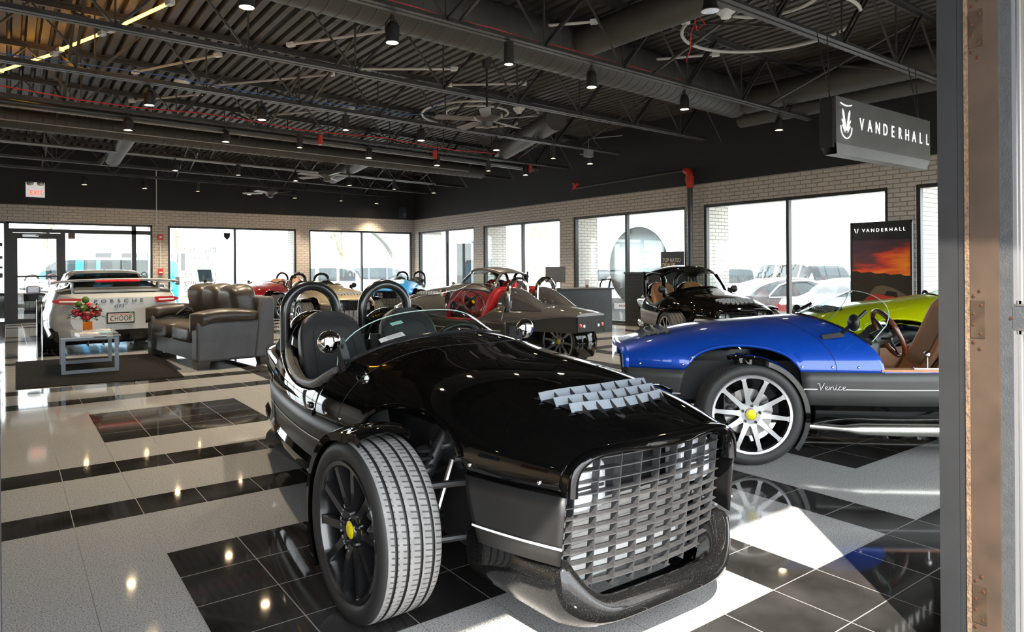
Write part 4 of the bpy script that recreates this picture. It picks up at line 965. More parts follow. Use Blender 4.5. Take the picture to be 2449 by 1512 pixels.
    # windshield
    if not roof:
        G = []
        for i in range(9):
            v_ = i / 8; row = []
            for k in range(33):
                s = -1 + 2 * k / 32; y = .535 * s; xb = -.535 - .30 * abs(s) ** 1.8; zb_ = hood_z(min(xb, -.3) if xb > -.88 else -.88, y) + .004
                e = (1 - abs(s) ** 3.2); H_ = (.155 if venice else .078) * e ** .42 if e > 0 else 0
                row.append((xb - v_ * ((.37 if venice else .27) * e ** .6 + .01), y * (1 - .05 * v_), zb_ + v_ * (H_ + .012)))
            G.append(row)
        m_ = MB(); m_.grid(G); ws = m_.build('windshield', glass_mat('windshield_tint', (.74, .83, .81), .9), T, sharp=80)
        m_ = MB(); m_.tube(G[-1], .0028, 6); m_.build('glass_edge', M('glass_edge_green', (.35, .5, .46), .15), ws)
        m_ = MB(); m_.tube([Vector(p) + Vector((.004, 0, -.002)) for p in G[0]], .009, 8); m_.build('windshield_trim', M('cowl_trim', (.10, .10, .105), .15, metal=.8), T)
        if dusty:
            for (k0, k1, v0, v1, mt, nm, lb) in ((5.6, 8.6, .8, 2.1, M('white_label', (.75, .75, .74), .5), 'windshield_label', 'white paper label with fine print'), (8.2, 9.8, 4.6, 5.6, M('teal_label', (.25, .55, .48), .5), 'inspection_sticker', 'pale teal sticker')):
                def gp(v_, k): i, j = int(v_), int(k); a, b_, c_, d_ = (Vector(G[i][j]), Vector(G[i][j + 1]), Vector(G[i + 1][j]), Vector(G[i + 1][j + 1])); fu, fv = k - j, v_ - i; return a.lerp(b_, fu).lerp(c_.lerp(d_, fu), fv) + Vector((.004, 0, .004))
                m_ = MB(); m_.grid([[gp(lerp(v0, v1, i / 3), lerp(k0, k1, j / 5)) for j in range(6)] for i in range(4)]); o_ = m_.build(nm, mt, ws, fixn=False); o_['label'] = lb
                if nm == 'windshield_label':
                    m_ = MB()
                    for r_ in range(3): m_.grid([[gp(lerp(v0, v1, .2 + .25 * r_ + .07 * i), lerp(k0, k1, .28 + .62 * j / 5)) + Vector((.0015, 0, .0015)) for j in range(6)] for i in range(2)])
                    m_.build('fine_print', M('label_ink', (.1, .1, .1), .6), o_, fixn=False)
    else:
        # hard top: roof shell on a windshield frame
        def rp(u, s):   # u 0 windshield header .. 1 tail, s -1..1
            x = lerp(-1.00, -2.05, u); zc = 1.235 + .045 * sin(PI * min(1, u * .9 + .12)) - .05 * u ** 3; hw = lerp(.44, .47, sin(PI * u)); y = hw * s
            return Vector((x + (.12 * abs(s) ** 2.2 * 1) * (1 - u) * -1, y, zc - .11 * abs(s) ** 2.6))
        b = MB(); b.grid([[rp(i / 16, -1 + 2 * k / 20) for k in range(21)] for i in range(17)]); o = b.build('roof', P_, T, sharp=60); md = o.modifiers.new('thick', 'SOLIDIFY'); md.thickness = .035; md.offset = -1
        def wb(s): xb = -.55 - .30 * abs(s) ** 1.8; y = .50 * s; return Vector((xb, y, hood_z(max(xb, -.88), y) + .005))
        G = [[wb(-1 + 2 * k / 24).lerp(rp(0, -1 + 2 * k / 24) + Vector((0, 0, -.03)), i / 8) + Vector((.035 * sin(PI * i / 8), 0, 0)) for k in range(25)] for i in range(9)]
        m_ = MB(); m_.grid(G); m_.build('windshield', glass_mat('windshield_tint', (.74, .83, .81), .9), T, sharp=80)
        m_ = MB()
        for k in (0, -1): m_.tube([G[i][k] for i in range(9)], [.032, .03, .028, .026, .026, .026, .028, .03, .034], 10)
        m_.tube(G[0], .012, 8); m_.tube(G[-1], .016, 8); m_.build('windshield_frame', P_, T)
        m_ = MB()
        for k in (-1, 1):
            m_.tube([(-1.9, k * .47, .78), (-1.95, k * .46, 1.0), (-1.97, k * .45, 1.17)], .022, 8)
        m_.build('roof_pillar', HOOP, T)
        m_ = MB(); m_.tube([(-.70, -.2, .925), (-.76, .05, .935), (-.80, .22, .93)], .006, 6); m_.build('wiper', BLACK_MATTE, T)
    # mirrors
    for sd in (-1, 1):
        b0 = Vector((-.755, sd * .49, hood_z(-.76, .49) - .005)) if not venice else Vector((-.60, sd * .49, hood_z(-.60, .49))); c_ = Vector((-.775, sd * .572, .915)) if not venice else Vector((-.70, sd * .585, .885))
        m_ = MB()
        if venice: m_.bar(b0 + Vector((.06, -sd * .01, .01)), b0 + Vector((-.06, sd * .04, .035)), .035, .03); m_.tube([c_, c_ + Vector((-.10, -sd * .06, .07))], .012, 8)
        else: m_.bar(b0 - Vector((0, 0, .02)), b0 + Vector((-.035, sd * .03, .13)), .07, .022); m_.bar(b0 + Vector((.0, 0, .01)), b0 + Vector((.025, sd * .055, -.085)), .045, .018)
        m_.tube([b0 + (Vector((-.04, sd * .03, .03)) if venice else Vector((-.02, sd * .02, .09))), c_ + Vector((.01, 0, -.01))], .014, 8)
        for k in range(3): m_.ball(b0 + Vector((.02 - .02 * k, sd * (.015 + .012 * k), .02 + .02 * k)), .007, 0, 8, 6)
        mo = m_.build('mirror_arm', M('gloss_black_arm', (.01, .01, .01), .3, spec=.3), T)
        m_ = MB(); m_.ball(c_, .056, 0, 24, 14, (.62, 1, 1)); m_.build('mirror_shell', CHROME if chrome_mirror else MATS['gloss_black_arm'], mo)
    # exhaust
    pm = pipe_mat or M('exhaust_black', (.02, .02, .02), .5)
    if pipe_mat:
        m_ = MB()
        for sd in (-1, 1):
            m_.tube([(-.35, sd * .50, .20), (-.62, sd * .60, .195), (-.66, sd * .60, .195)], .026, 12, 0); m_.tube([(-.64, sd * .60, .195), (-.72, sd * .605, .195), (-2.3, sd * .56, .195)], [.03, .042, .042], 16, 0)
        m_.build('side_pipe', pm, T)
    else:
        for sd in (-1, 1):
            m_ = MB(); m_.tube([(-1.0, sd * .42, .17), (-1.5, sd * .46, .19), (-1.75, sd * .50, .245), (-1.84, sd * .53, .26)], [.045, .045, .04, .052], 16, cap=False); m_.build('exhaust_pipe', pm, T)
    if venice:
        m_ = MB(); m_.cyl((-1.17, .545, .585), (-1.17, .545, .66), .006, 8); m_.ball((-1.17, .545, .675), .021, 0, 16, 10); m_.boxb(-1.28, -1.08, .52, .57, .583, .588); m_.build('gear_lever', CHROME, T)
    if lvl == 2:
        m_ = MB()
        for (x, z) in ((.66, .59), (.38, .595), (-.37, .595), (-.56, .595), (-.72, .595)):
            for sd in (-1, 1):
                n_ = 2.3; w = cr(x, WT); h = cr(x, HT) - SEAM; y = w * (1 - ((z - SEAM) / h) ** cr(x, NT)) ** (1 / cr(x, NT))
                m_.ball((x, sd * (y + .001), z), .009, 0, 12, 8, (1, .7, 1))
        m_.build('fastener', CHROME, T)
        for s_ in (0.12,):
            m_ = MB(); pts = []
            for j in range(0, 41):
                t = abs(cos(PI * j / 40)); p = hood_pt(.82 - .0 * t, j / 40); pts.append(p)
            m_.tube(pts, .0022, 4); m_.build('panel_gap', MATS['carpet_black'], T)
    return T
def dusty_black():
    if 'dusty_gloss_black' in MATS: return MATS['dusty_gloss_black']
    m = M('dusty_gloss_black', (.004, .004, .004), .3, coat=1.0, spec=.0); nt = m.node_tree; b = nt.nodes['Principled BSDF']; b.inputs['Coat Roughness'].default_value = .08
    tc = nt.nodes.new('ShaderNodeTexCoord'); n = nt.nodes.new('ShaderNodeTexNoise'); n.inputs['Scale'].default_value = 420; n.inputs['Detail'].default_value = 2; nt.links.new(tc.outputs['Object'], n.inputs['Vector'])
    r = nt.nodes.new('ShaderNodeValToRGB'); e = r.color_ramp.elements; e[0].position = .64; e[0].color = (.005, .005, .005, 1); e[1].position = .76; e[1].color = (.10, .095, .09, 1); nt.links.new(n.outputs['Fac'], r.inputs[0]); nt.links.new(r.outputs[0], b.inputs['Base Color'])
    return m
def BLKP():
    m = paint('gloss_black_parts', (.003, .003, .003)); m.node_tree.nodes['Principled BSDF'].inputs['Specular IOR Level'].default_value = 0.0; return m
def seat_quilt():
    if 'quilted_tan' in MATS: return MATS['quilted_tan']
    m = M('quilted_tan', (.36, .20, .11), .55); nt = m.node_tree; b = nt.nodes['Principled BSDF']
    tc = nt.nodes.new('ShaderNodeTexCoord'); sx = nt.nodes.new('ShaderNodeSeparateXYZ'); nt.links.new(tc.outputs['Object'], sx.inputs[0])
    def saw(s): 
        v = math_node(nt, 'MULTIPLY_ADD', sx.outputs[2], 26.0, math_node(nt, 'MULTIPLY', sx.outputs[1], s * 42.0)); return math_node(nt, 'ABSOLUTE', math_node(nt, 'SUBTRACT', math_node(nt, 'FRACT', v), .5))
    d = math_node(nt, 'MINIMUM', saw(1), saw(-1)); g = math_node(nt, 'LESS_THAN', d, .07)
    mx = nt.nodes.new('ShaderNodeMix'); mx.data_type = 'RGBA'; nt.links.new(g, mx.inputs[0]); mx.inputs[6].default_value = (.36, .21, .12, 1); mx.inputs[7].default_value = (.18, .07, .025, 1); nt.links.new(mx.outputs[2], b.inputs['Base Color'])
    bp = nt.nodes.new('ShaderNodeBump'); bp.inputs['Distance'].default_value = .006; nt.links.new(math_node(nt, 'MINIMUM', d, .2), bp.inputs['Height']); nt.links.new(bp.outputs[0], b.inputs['Normal'])
    return m
# ------------------------------------------------------------------ the roadsters
HB = M('satin_black_hoop', (.02, .02, .021), .22, metal=.3, coat=.3)
LOWG = M('matte_charcoal_panel', (.042, .041, .040), .45, noise=.12, nscale=5)
LOWB = M('matte_black_panel', (.011, .0105, .0105), .42, noise=.15, nscale=6)
BLK = paint('black_car_paint', (.002, .002, .002)); BLK.node_tree.nodes['Principled BSDF'].inputs['Specular IOR Level'].default_value = .0
SEATB = M('black_leather', (.022, .022, .023), .42, bump=.15, bscale=400)
TAN = M('tan_leather', (.44, .20, .085), .42, noise=.12, bump=.12, bscale=300)
REDL = M('red_leather', (.42, .015, .02), .4, bump=.1, bscale=300)
DKL = M('dark_interior', (.02, .02, .02), .5)
rad = math.radians
roadster('roadster', 'glossy black three-wheeled roadster in the foreground facing the doorway', (1.773, 2.319), rad(268.9), (BLK, LOWB, DKL, SEATB, GUNM, HB), sill='door', dusty=True, steer=.04, lvl=2, hub_text=True)
roadster('roadster', 'metallic blue three-wheeled roadster with tan seats at the right, facing left', (4.30, 3.17), rad(138), (paint('blue_car_paint', (.005, .06, .42), .25), LOWG, TAN, TAN, MACH, HB), sill='low', lvl=2, venice=True, chrome_mirror=False, hoops=True, pipe_mat=M('brushed_side_pipe', (.66, .63, .58), .25, metal=1))
roadster('roadster', 'black roadster with a hard top and tan seats beside the black brick sill', (8.02, 5.98), rad(241), (BLK, M('silver_grey_panel', (.30, .31, .33), .4), TAN, TAN, MACH, HB), sill='door', lvl=1, roof=True, chrome_mirror=False)
roadster('roadster', 'lime green roadster behind the blue one, mostly hidden', (7.43, 3.57), rad(138), (paint('lime_car_paint', (.66, .72, .0), .12), LOWG, DKL, SEATB, GUNM, HB), sill='low', lvl=1, chrome_mirror=False)
roadster('roadster', 'grey roadster with red interior and wooden steering wheel seen from behind', (5.36, 9.05), rad(96), (paint('grey_car_paint', (.058, .057, .058), .25), LOWB, REDL, REDL, MACH, CHROME), sill='low', lvl=1, louver=True, hoop_h=1.14)
roadster('roadster', 'grey roadster with a dark hard top behind the red-interior one', (6.88, 11.52), rad(193), (MATS['grey_car_paint'], LOWB, REDL, REDL, GUNM, HB), sill='low', lvl=1, roof=True)
roadster('roadster', 'dark red roadster with tan seats near the leather sofa', (4.988, 17.9), rad(223), (paint('dark_red_paint', (.22, .006, .012), .2), LOWB, TAN, TAN, GUNM, HB), sill='low', lvl=1)
roadster('roadster', 'champagne beige roadster facing forward, seen through the black roll hoops', (5.25, 12.82), rad(267), (paint('champagne_paint', (.42, .34, .23), .25), LOWG, DKL, SEATB, MACH, HB), sill='low', lvl=1, chrome_mirror=False)
roadster('roadster', 'bright light blue roadster near the back corner window', (8.46, 16.8), rad(230), (paint('sky_blue_paint', (.02, .27, .68), .15), LOWG, DKL, SEATB, GUNM, HB), sill='door', lvl=1, chrome_mirror=False)
# ------------------------------------------------------------------ ordinary cars: lofted bodies with glass, lamps, plates and wheels
CARGLASS = glass_mat('car_glass_dark', (.25, .30, .31), 1.0, opac=.35, dcol=(.01, .012, .014))
PLASTIC = M('black_trim_plastic', (.012, .012, .012), .45)
TAILRED = M('tail_lamp_red', (.6, .02, .03), .2, coat=.8)
def auto_body(T, tab, P_, wind, rear, sidespan, pill=(), nst=44, glass=CARGLASS, gname=('windscreen', 'rear_window', 'side_window')):
    """tab: dict of (x, value) tables: zb, ws, zw, zsh, wsh, zr, wg0, wg1"""
    x0, x1 = tab['ws'][0][0], tab['ws'][-1][0]
    def ring(x):
        zb, ws, zw, zsh, wsh, zr, wg0, wg1 = (cr(x, tab[k]) for k in ('zb', 'ws', 'zw', 'zsh', 'wsh', 'zr', 'wg0', 'wg1'))
        zr = max(zr, zsh + .02); cab = min(1, max(0, (zr - zsh - .05) / .2)); zg = zsh + .015
        y6 = lerp(wsh * .92, wg1, cab); y5 = lerp(wsh * .985, wg0, cab); z6 = lerp(zsh + .012, zr - .07, cab)
        P5, P6 = (y5, zg), (y6, z6)
        h = [(0, zb), (ws * .82, zb), (ws * .95, zb + .05), (ws, lerp(zb, zw, .55)), (ws * 1.0, zw), (lerp(ws, wsh, .6), lerp(zw, zsh, .75)), (wsh, zsh), P5, (lerp(y5, y6, .5), lerp(zg, z6, .5)), P6, (y6 * .86, lerp(z6, zr, .72)), (y6 * .5, zr - .004), (0, zr)]
        return h
    xs = sorted([lerp(x0, x1, i / nst) for i in range(nst + 1)])
    R = []
    for x in xs:
        h = ring(x); R.append([(x, -y, z) for y, z in h] + [(x, y, z) for y, z in h[-2:0:-1]])
    nh = 13; m = len(R[0]); body, glassf = MB(), {k: MB() for k in gname}
    body.v = [p for r in R for p in r]
    def kind(i, j):
        xm = (xs[i] + xs[i + 1]) / 2; jj = j if j < nh - 1 else m - 1 - j      # segment index from bottom
        if jj in (9, 10, 11) and wind[0] < xm < wind[1]: return gname[0]
        if jj in (9, 10, 11) and rear[0] < xm < rear[1]: return gname[1]
        if jj in (7, 8):
            for (a, b) in sidespan:
                if a < xm < b: return gname[2]
        return None
    for i in range(len(xs) - 1):
        for j in range(m):
            q = [i * m + j, i * m + (j + 1) % m, (i + 1) * m + (j + 1) % m, (i + 1) * m + j]; k = kind(i, j)
            if k is None: body.f.append(q); body.m.append(0)
            else:
                g = glassf[k]; o = len(g.v); g.v += [body.v[t] for t in q]; g.f.append([o, o + 1, o + 2, o + 3]); g.m.append(0)
    body.fan(R[0]); body.fan(R[-1]); b = body.build('body', P_, T, sharp=42)
    for k, g in glassf.items():
        if g.f:
            me = g; o = me.build(k, glass, T, sharp=60, fixn=False)
    return b
def auto_wheels(T, xf, xr, yw, R, face, seg=36, lvl=0, w=.22):
    for x in (xf, xr):
        for sd in (-1, 1): wheel(T, (x, sd * (yw - w / 2), R), sd, face, width=w, R=R, seg=seg, lvl=lvl)
    for x in (xf, xr):
        for sd in (-1, 1):
            m_ = MB(); m_.lathe([(R + .05, sd * (yw + .006)), (R + .015, sd * (yw + .012)), (R + .015, sd * (yw - .25))], (x, 0, R), axis='y', seg=28, a0=-.15, a1=PI + .15)
            m_.lathe([(0, sd * (yw + .004)), (R + .04, sd * (yw + .004))], (x, 0, R), axis='y', seg=28); m_.build('wheel_arch', PLASTIC, T)
def sedan(label, loc, head, col, typ='sedan', z=0.0, plate=None, group=None, name='car', P_=None, side_chrome=False, tall=1.0):
    T = empty(name, (loc[0], loc[1], z), head, label, 'car', group)
    P_ = P_ or paint('car_paint_%d_%d_%d' % tuple(int(c * 100) for c in col), col, .1)
    if typ == 'sedan':
        tab = dict(zb=[(-2.4, .38), (-2.2, .24), (2.2, .22), (2.4, .35)], ws=[(-2.42, .70), (-2.25, .86), (-1.2, .92), (1.2, .92), (2.1, .84), (2.42, .58)], zw=[(-2.4, .70), (0, .62), (2.4, .55)],
                   zsh=[(-2.42, .93), (-2.2, 1.03), (-1.2, 1.0), (.8, .94), (1.6, .88), (2.2, .74), (2.42, .62)], wsh=[(-2.42, .60), (-2.2, .74), (-1.0, .82), (.9, .82), (2.0, .74), (2.42, .48)],
                   zr=[(-2.42, .95), (-2.2, 1.07), (-1.75, 1.10), (-1.0, 1.36), (-.3, 1.46), (.3, 1.45), (.75, 1.28), (1.3, .98), (2.2, .80), (2.42, .64)], wg0=[(-1.8, .66), (0, .78), (1.2, .72)], wg1=[(-1.6, .52), (-.3, .60), (.9, .56)])
        auto_body(T, tab, P_, (.38, 1.25), (-1.72, -.75), [(-1.25, -.42), (-.34, .45)]); auto_wheels(T, 1.42, -1.38, .90, .33, MACH)
        m_ = MB()
        for sd in (-1, 1): m_.add([(-2.40, sd * .74, .80), (-2.43, sd * .45, .80), (-2.43, sd * .45, .93), (-2.33, sd * .78, .95), (-2.25, sd * .84, .82)], [(0, 1, 2, 3, 4)]); m_.boxb(-2.44, -2.30, *sorted((sd * .46, sd * .74)), .80, .93)
        m_.build('tail_lights', TAILRED, T, smooth=False)
        m_ = MB(); m_.boxb(-2.455, -2.42, -.27, .27, .68, .82); pl = m_.build('license_plate', WHITE, T, smooth=False)
        if plate: text('plate_text', plate, .08, M('plate_red', (.5, .05, .04), .5), pl, (-2.457, 0, .75), (PI / 2, 0, -PI / 2), extrude=.001)
        m_ = MB(); m_.lathe([(0, -2.462), (.04, -2.46), (.04, -2.44)], (0, 0, .90), axis='x', seg=16); m_.build('trunk_badge', CHROME, T)
        m_ = MB(); m_.boxb(-2.45, -2.2, -.72, .72, .30, .36); m_.build('rear_bumper_trim', PLASTIC, T)
        if side_chrome:
            for sd in (-1, 1):
                m_ = MB(); pts = [(-1.35, sd * .83, 1.03), (-1.2, sd * .80, 1.14), (-.95, sd * .74, 1.29), (-.5, sd * .68, 1.39), (.1, sd * .67, 1.39), (.5, sd * .71, 1.28), (.9, sd * .80, 1.0)]; m_.tube(pts, .018, 6); m_.tube([(-1.35, sd * .83, 1.0), (.95, sd * .835, .965)], .014, 6); m_.build('window_chrome', CHROME, T)
    elif typ == 'suv':
        tab = dict(zb=[(-2.35, .45), (-2.1, .32), (2.1, .32), (2.35, .45)], ws=[(-2.36, .78), (-2.2, .90), (-1.0, .95), (1.2, .95), (2.1, .88), (2.36, .68)], zw=[(-2.4, .85), (2.4, .75)],
                   zsh=[(-2.36, 1.12), (-1.0, 1.10), (1.0, 1.07), (2.0, .99), (2.36, .86)], wsh=[(-2.36, .74), (-2.1, .84), (1.0, .86), (2.36, .62)],
                   zr=[(-2.36, 1.20), (-2.30, 1.45), (-2.1, 1.70), (-1.2, 1.78), (.1, 1.76), (.6, 1.62), (1.15, 1.14), (2.1, 1.04), (2.36, .88)], wg0=[(-2.3, .78), (1.0, .80)], wg1=[(-2.3, .64), (.6, .64)])
        auto_body(T, tab, P_, (.42, 1.12), (-2.34, -2.12), [(-1.95, -1.05), (-.95, -.12), (-.02, .72)]); auto_wheels(T, 1.42, -1.38, .93, .37, MACH)
        m_ = MB()
        for sd in (-1, 1): m_.tube([(-1.8, sd * .60, 1.76), (-1.7, sd * .60, 1.82), (.0, sd * .60, 1.82), (.1, sd * .60, 1.76)], .018, 6)
        m_.build('roof_rails', STEEL, T)
        m_ = MB()
        for sd in (-1, 1): m_.boxb(-2.38, -2.25, *sorted((sd * .68, sd * .86)), .90, 1.18)
        m_.build('tail_lights', TAILRED, T, smooth=False)
        m_ = MB()
        for sd in (-1, 1): m_.boxb(2.2, 2.34, *sorted((sd * .50, sd * .80)), .78, .95)
        m_.boxb(2.3, 2.37, -.45, .45, .62, .88); m_.build('front_lamps', M('headlight_lens', (.85, .88, .9), .05, coat=1), T)
    else:   # van
        tab = dict(zb=[(-2.5, .45), (2.3, .42), (2.5, .5)], ws=[(-2.5, .90), (-2.4, .98), (1.8, .98), (2.5, .84)], zw=[(-2.5, .9), (2.5, .85)], zsh=[(-2.5, 1.22), (1.3, 1.2), (1.8, 1.12), (2.5, .98)], wsh=[(-2.5, .88), (1.6, .92), (2.5, .72)],
                   zr=[(-2.5, 1.9), (-2.4, 2.05), (0, 2.1), (.9, 2.05), (1.2, 1.9), (1.75, 1.25), (2.5, 1.02)], wg0=[(-2.5, .88), (1.8, .86)], wg1=[(-2.5, .78), (1.2, .76)])
        auto_body(T, tab, P_, (1.08, 1.72), (-2.49, -2.42), [(-2.2, -1.25), (-1.1, -.2), (-.1, .25), (.4, 1.25)]); auto_wheels(T, 1.6, -1.5, .96, .36, MACH)
        m_ = MB()
        for sd in (-1, 1): m_.boxb(-2.3, 2.2, *sorted((sd * .975, sd * .995)), 1.02, 1.10)
        m_.build('body_stripe', WHITE, T)
    m_ = MB()
    xm = .78 if typ == 'sedan' else .85 if typ == 'suv' else 1.25
    for sd in (-1, 1): m_.rbox((xm, sd * 1.0, 1.03 if typ == 'sedan' else 1.18), (.14, .2, .14), 0, .6)
    m_.build('side_mirrors', P_, T)
    return T
# --- the silver sports coupe with a tall rear wing
def sports_coupe():
    T = empty('sports_coupe', (1.36, 14.25, 0), rad(90), 'silver sports coupe with tall rear wing, seen from behind', 'car')
    P_ = paint('silver_car_paint', (.54, .56, .57), .12)
    tab = dict(zb=[(-2.28, .36), (-2.1, .30), (-1.6, .18), (1.9, .16), (2.28, .25)], ws=[(-2.30, .62), (-2.2, .80), (-2.0, .89), (-1.4, .935), (-.5, .90), (.9, .88), (1.4, .90), (2.0, .80), (2.28, .50)], zw=[(-2.3, .60), (-1.4, .62), (1.4, .55), (2.3, .42)],
               zsh=[(-2.30, .83), (-2.2, .87), (-2.0, .91), (-1.4, .955), (-.6, .86), (.6, .82), (1.4, .80), (1.9, .66), (2.28, .46)], wsh=[(-2.30, .54), (-2.15, .74), (-1.6, .80), (-.6, .80), (.8, .78), (1.5, .76), (2.28, .40)],
               zr=[(-2.30, .85), (-2.2, .90), (-2.0, .94), (-1.7, .99), (-1.2, 1.11), (-.6, 1.235), (-.1, 1.275), (.35, 1.22), (1.0, .89), (1.6, .80), (2.28, .48)], wg0=[(-1.9, .66), (-1.2, .64), (-.4, .72), (.9, .70)], wg1=[(-1.9, .56), (-1.0, .52), (-.1, .57), (.7, .55)])
    auto_body(T, tab, P_, (.33, 1.0), (-1.66, -.66), [(-1.15, -.45), (-.38, .5)], nst=60)
    auto_wheels(T, 1.25, -1.20, .93, .345, GUNM, seg=48, lvl=1, w=.30)
    for sd in (-1, 1):
        m_ = MB(); m_.poly([(.48, .845), (.74, .85), (.84, .825), (.845, .80), (.76, .765), (.52, .755), (.50, .80)], 0, .015, lambda u, v, h: (-2.31 + .55 * max(0, u - .60) ** 1.5 * 1.6 - h, sd * u, v))
        pass
        l = m_.build('tail_light', TAILRED, T); m_ = MB(); m_.tube([(-2.332, sd * .54, .80), (-2.325, sd * .62, .80), (-2.285, sd * .76, .805)], .014, 6); m_.build('lamp_strip', WHITE, l)
        m_ = MB(); m_.rbox((.55, sd * 1.0, .93), (.13, .22, .15), 0, .6); m_.bar((.55, sd * .78, .88), (.55, sd * .95, .91), .04, .03); mm = m_.build('side_mirror', P_, T)
        m_ = MB(); m_.boxb(.475, .485, *sorted((sd * .92, sd * 1.08)), .88, .98); m_.build('mirror_glass', M('mirror_grey_glass', (.1, .1, .11), .1, metal=.6), mm)
        m_ = MB(); P1 = [(-2.05, .86), (-1.72, .93), (-1.95, 1.075), (-2.10, 1.075)]
        m_.poly(P1, 0, .028, lambda u, v, h: (u, sd * (.57 + h - .10 * max(0, v - .9) * 0), v)); m_.build('wing_strut', P_, T, smooth=False)
        m_ = MB(); m_.tube([(-2.20, sd * .085, .255), (-2.34, sd * .085, .255)], .058, 20, cap=False); m_.tube([(-2.22, sd * .085, .255), (-2.23, sd * .085, .255)], .055, 16); m_.build('exhaust_tip', M('dark_exhaust_metal', (.12, .12, .12), .3, metal=1), T)
    m_ = MB(); rows = []
    for k in range(25):
        s = -1 + 2 * k / 24; y = s * .86; zz = 1.085 + .022 * (1 - s * s) - .02 * abs(s) ** 6; ch = .30 - .05 * abs(s) ** 4
        rows.append([(-2.18, y, zz + .02), (-2.16, y, zz + .032), (-2.18 + ch * .6, y, zz + .02), (-2.18 + ch, y, zz - .015), (-2.18 + ch * .6, y, zz - .012), (-2.17, y, zz - .006)])
    m_.grid(rows, cv=True); m_.fan(rows[0]); m_.fan(rows[-1])
    for sd in (-1, 1): m_.boxb(-2.22, -1.88, *sorted((sd * .86, sd * .875)), 1.02, 1.15)
    wg = m_.build('rear_wing', P_, T); m_ = MB(); m_.tube([(-2.19, -.30, 1.096), (-2.195, 0, 1.10), (-2.19, .30, 1.096)], .017, 8); m_.build('brake_light', TAILRED, wg)
    m_ = MB(); m_.boxb(-2.10, -1.70, -.52, .52, .875, .905); m_.grid([[(-2.12, -.56, .93), (-2.12, .56, .93)], [(-2.14, -.57, .965), (-2.14, .57, .965)], [(-1.95, -.56, .985), (-1.95, .56, .985)], [(-1.72, -.52, 1.0), (-1.72, .52, 1.0)]]); m_.build('engine_cover', P_, T)
    m_ = MB(); m_.boxb(-2.115, -2.0, -.52, .52, .888, .932); m_.build('engine_vent', BLACK_MATTE, T)
    m_ = MB(); rows = [[(-2.26 + .03 * (abs(s) ** 2) * 6, s * .88, .41 - .0 * abs(s)), (-2.30 + .03 * (abs(s) ** 2) * 6, s * .86, .36), (-2.26 + .03 * abs(s) ** 2 * 6, s * .80, .20), (-2.0, s * .80, .14)] for s in [-1 + k / 8 for k in range(17)]]; m_.grid(rows)
    for k in range(5): m_.boxb(-2.30, -2.0, -.4 + .2 * k - .006, -.4 + .2 * k + .006, .13, .26)
    m_.build('rear_diffuser', PLASTIC, T)
    LET = M('badge_black', (.02, .02, .02), .35)
    text('lettering', 'PORSCHE', .075, LET, T, (-2.305, 0, .795), (PI / 2, 0, -PI / 2), extrude=.006, spacing=1.9, sx=1.25); text('model_lettering', 'GT3', .06, LET, T, (-2.305, 0, .715), (PI / 2, 0, -PI / 2), extrude=.006, sx=1.2, shear=.2)
    m_ = MB(); m_.boxb(-2.325, -2.25, -.205, .165, .455, .625, 1); m_.boxb(-2.335, -2.325, -.19, .15, .475, .605, 0); m_.boxb(-2.337, -2.334, -.19, .15, .588, .594, 2); m_.poly([(.10, .53), (.13, .53), (.115, .50)], 0, .003, lambda u, v, h: (-2.336 - h, u, v), 2); m_.boxb(-2.338, -2.325, -.185, -.14, .605, .622, 3)
    pl = m_.build('license_plate', [WHITE, BLACK_MATTE, RED, M('sticker_green', (.02, .35, .15), .5)], T, smooth=False); text('plate_text', 'CHOOP', .115, LET, pl, (-2.339, -.02, .53), (PI / 2, 0, -PI / 2), extrude=.001, sx=.68, spacing=1.05)
    text('plate_text', '0', .11, M('plate_grey', (.4, .4, .4), .5), pl, (-2.339, -.165, .53), (PI / 2, 0, -PI / 2), extrude=.001, sx=.6)
    m_ = MB(); m_.rbox((-.35, 0, 1.285), (.10, .05, .03), 0, .7); m_.build('roof_antenna', P_, T)
    m_ = MB(); m_.rbox((-.1, .36, .85), (.25, .44, .6), 0, .5); m_.rbox((-.1, -.36, .85), (.25, .44, .6), 0, .5); m_.boxb(-1.6, 1.0, -.6, .6, .45, .7); m_.build('cabin_interior', DKL, T)
    return T
sports_coupe()
# --- vehicles outside the windows (the parking lot lies lower than the showroom floor)
GZ = -.42
sedan('silver sedan parked outside left of the black brick sill, rear toward the window', (14.2, 13.7), rad(42), (.42, .42, .42), z=GZ - .05, plate='PREMIER', group='cars parked outside')
sedan('dark grey sedan with chrome window line parked outside the largest right window', (16.5, 10.2), rad(-15), (.05, .045, .05), P_=M('dark_sedan_paint', (.03, .025, .028), .35, spec=.15), z=GZ - .1, group='cars parked outside', side_chrome=True)
sedan('white sedan parked outside with red tail lamps, rear toward the largest right window', (15.6, 7.85), rad(5), (.66, .68, .70), z=GZ - .08, plate='PREMIER', group='cars parked outside')
sedan('white sport utility vehicle parked outside, facing the window beyond the white sedan', (22.9, 12.9), rad(235), (.68, .70, .72), 'suv', GZ, group='cars parked outside')
sedan('silver blue sport utility vehicle parked far outside beside the mullion', (28.1, 17.8), rad(60), (.35, .40, .46), 'suv', GZ, group='cars parked outside')
sedan('white wagon parked far outside behind the dark sedan', (21.1, 15.6), rad(45), (.62, .64, .66), 'suv', GZ - .1, group='cars parked outside')
sedan('white sport utility vehicle seen side-on outside the back corner window', (12.9, 31.5), rad(-25), (.62, .61, .58), 'suv', GZ, group='cars parked outside')
sedan('dark blue sport utility vehicle behind the white one outside the back window', (16.9, 34.5), rad(-25), (.03, .035, .06), 'suv', GZ, group='cars parked outside')
sedan('blue van parked outside the glass entrance', (2.3, 26.6), rad(172), (.03, .22, .42), 'van', GZ, name='van', group='cars parked outside')
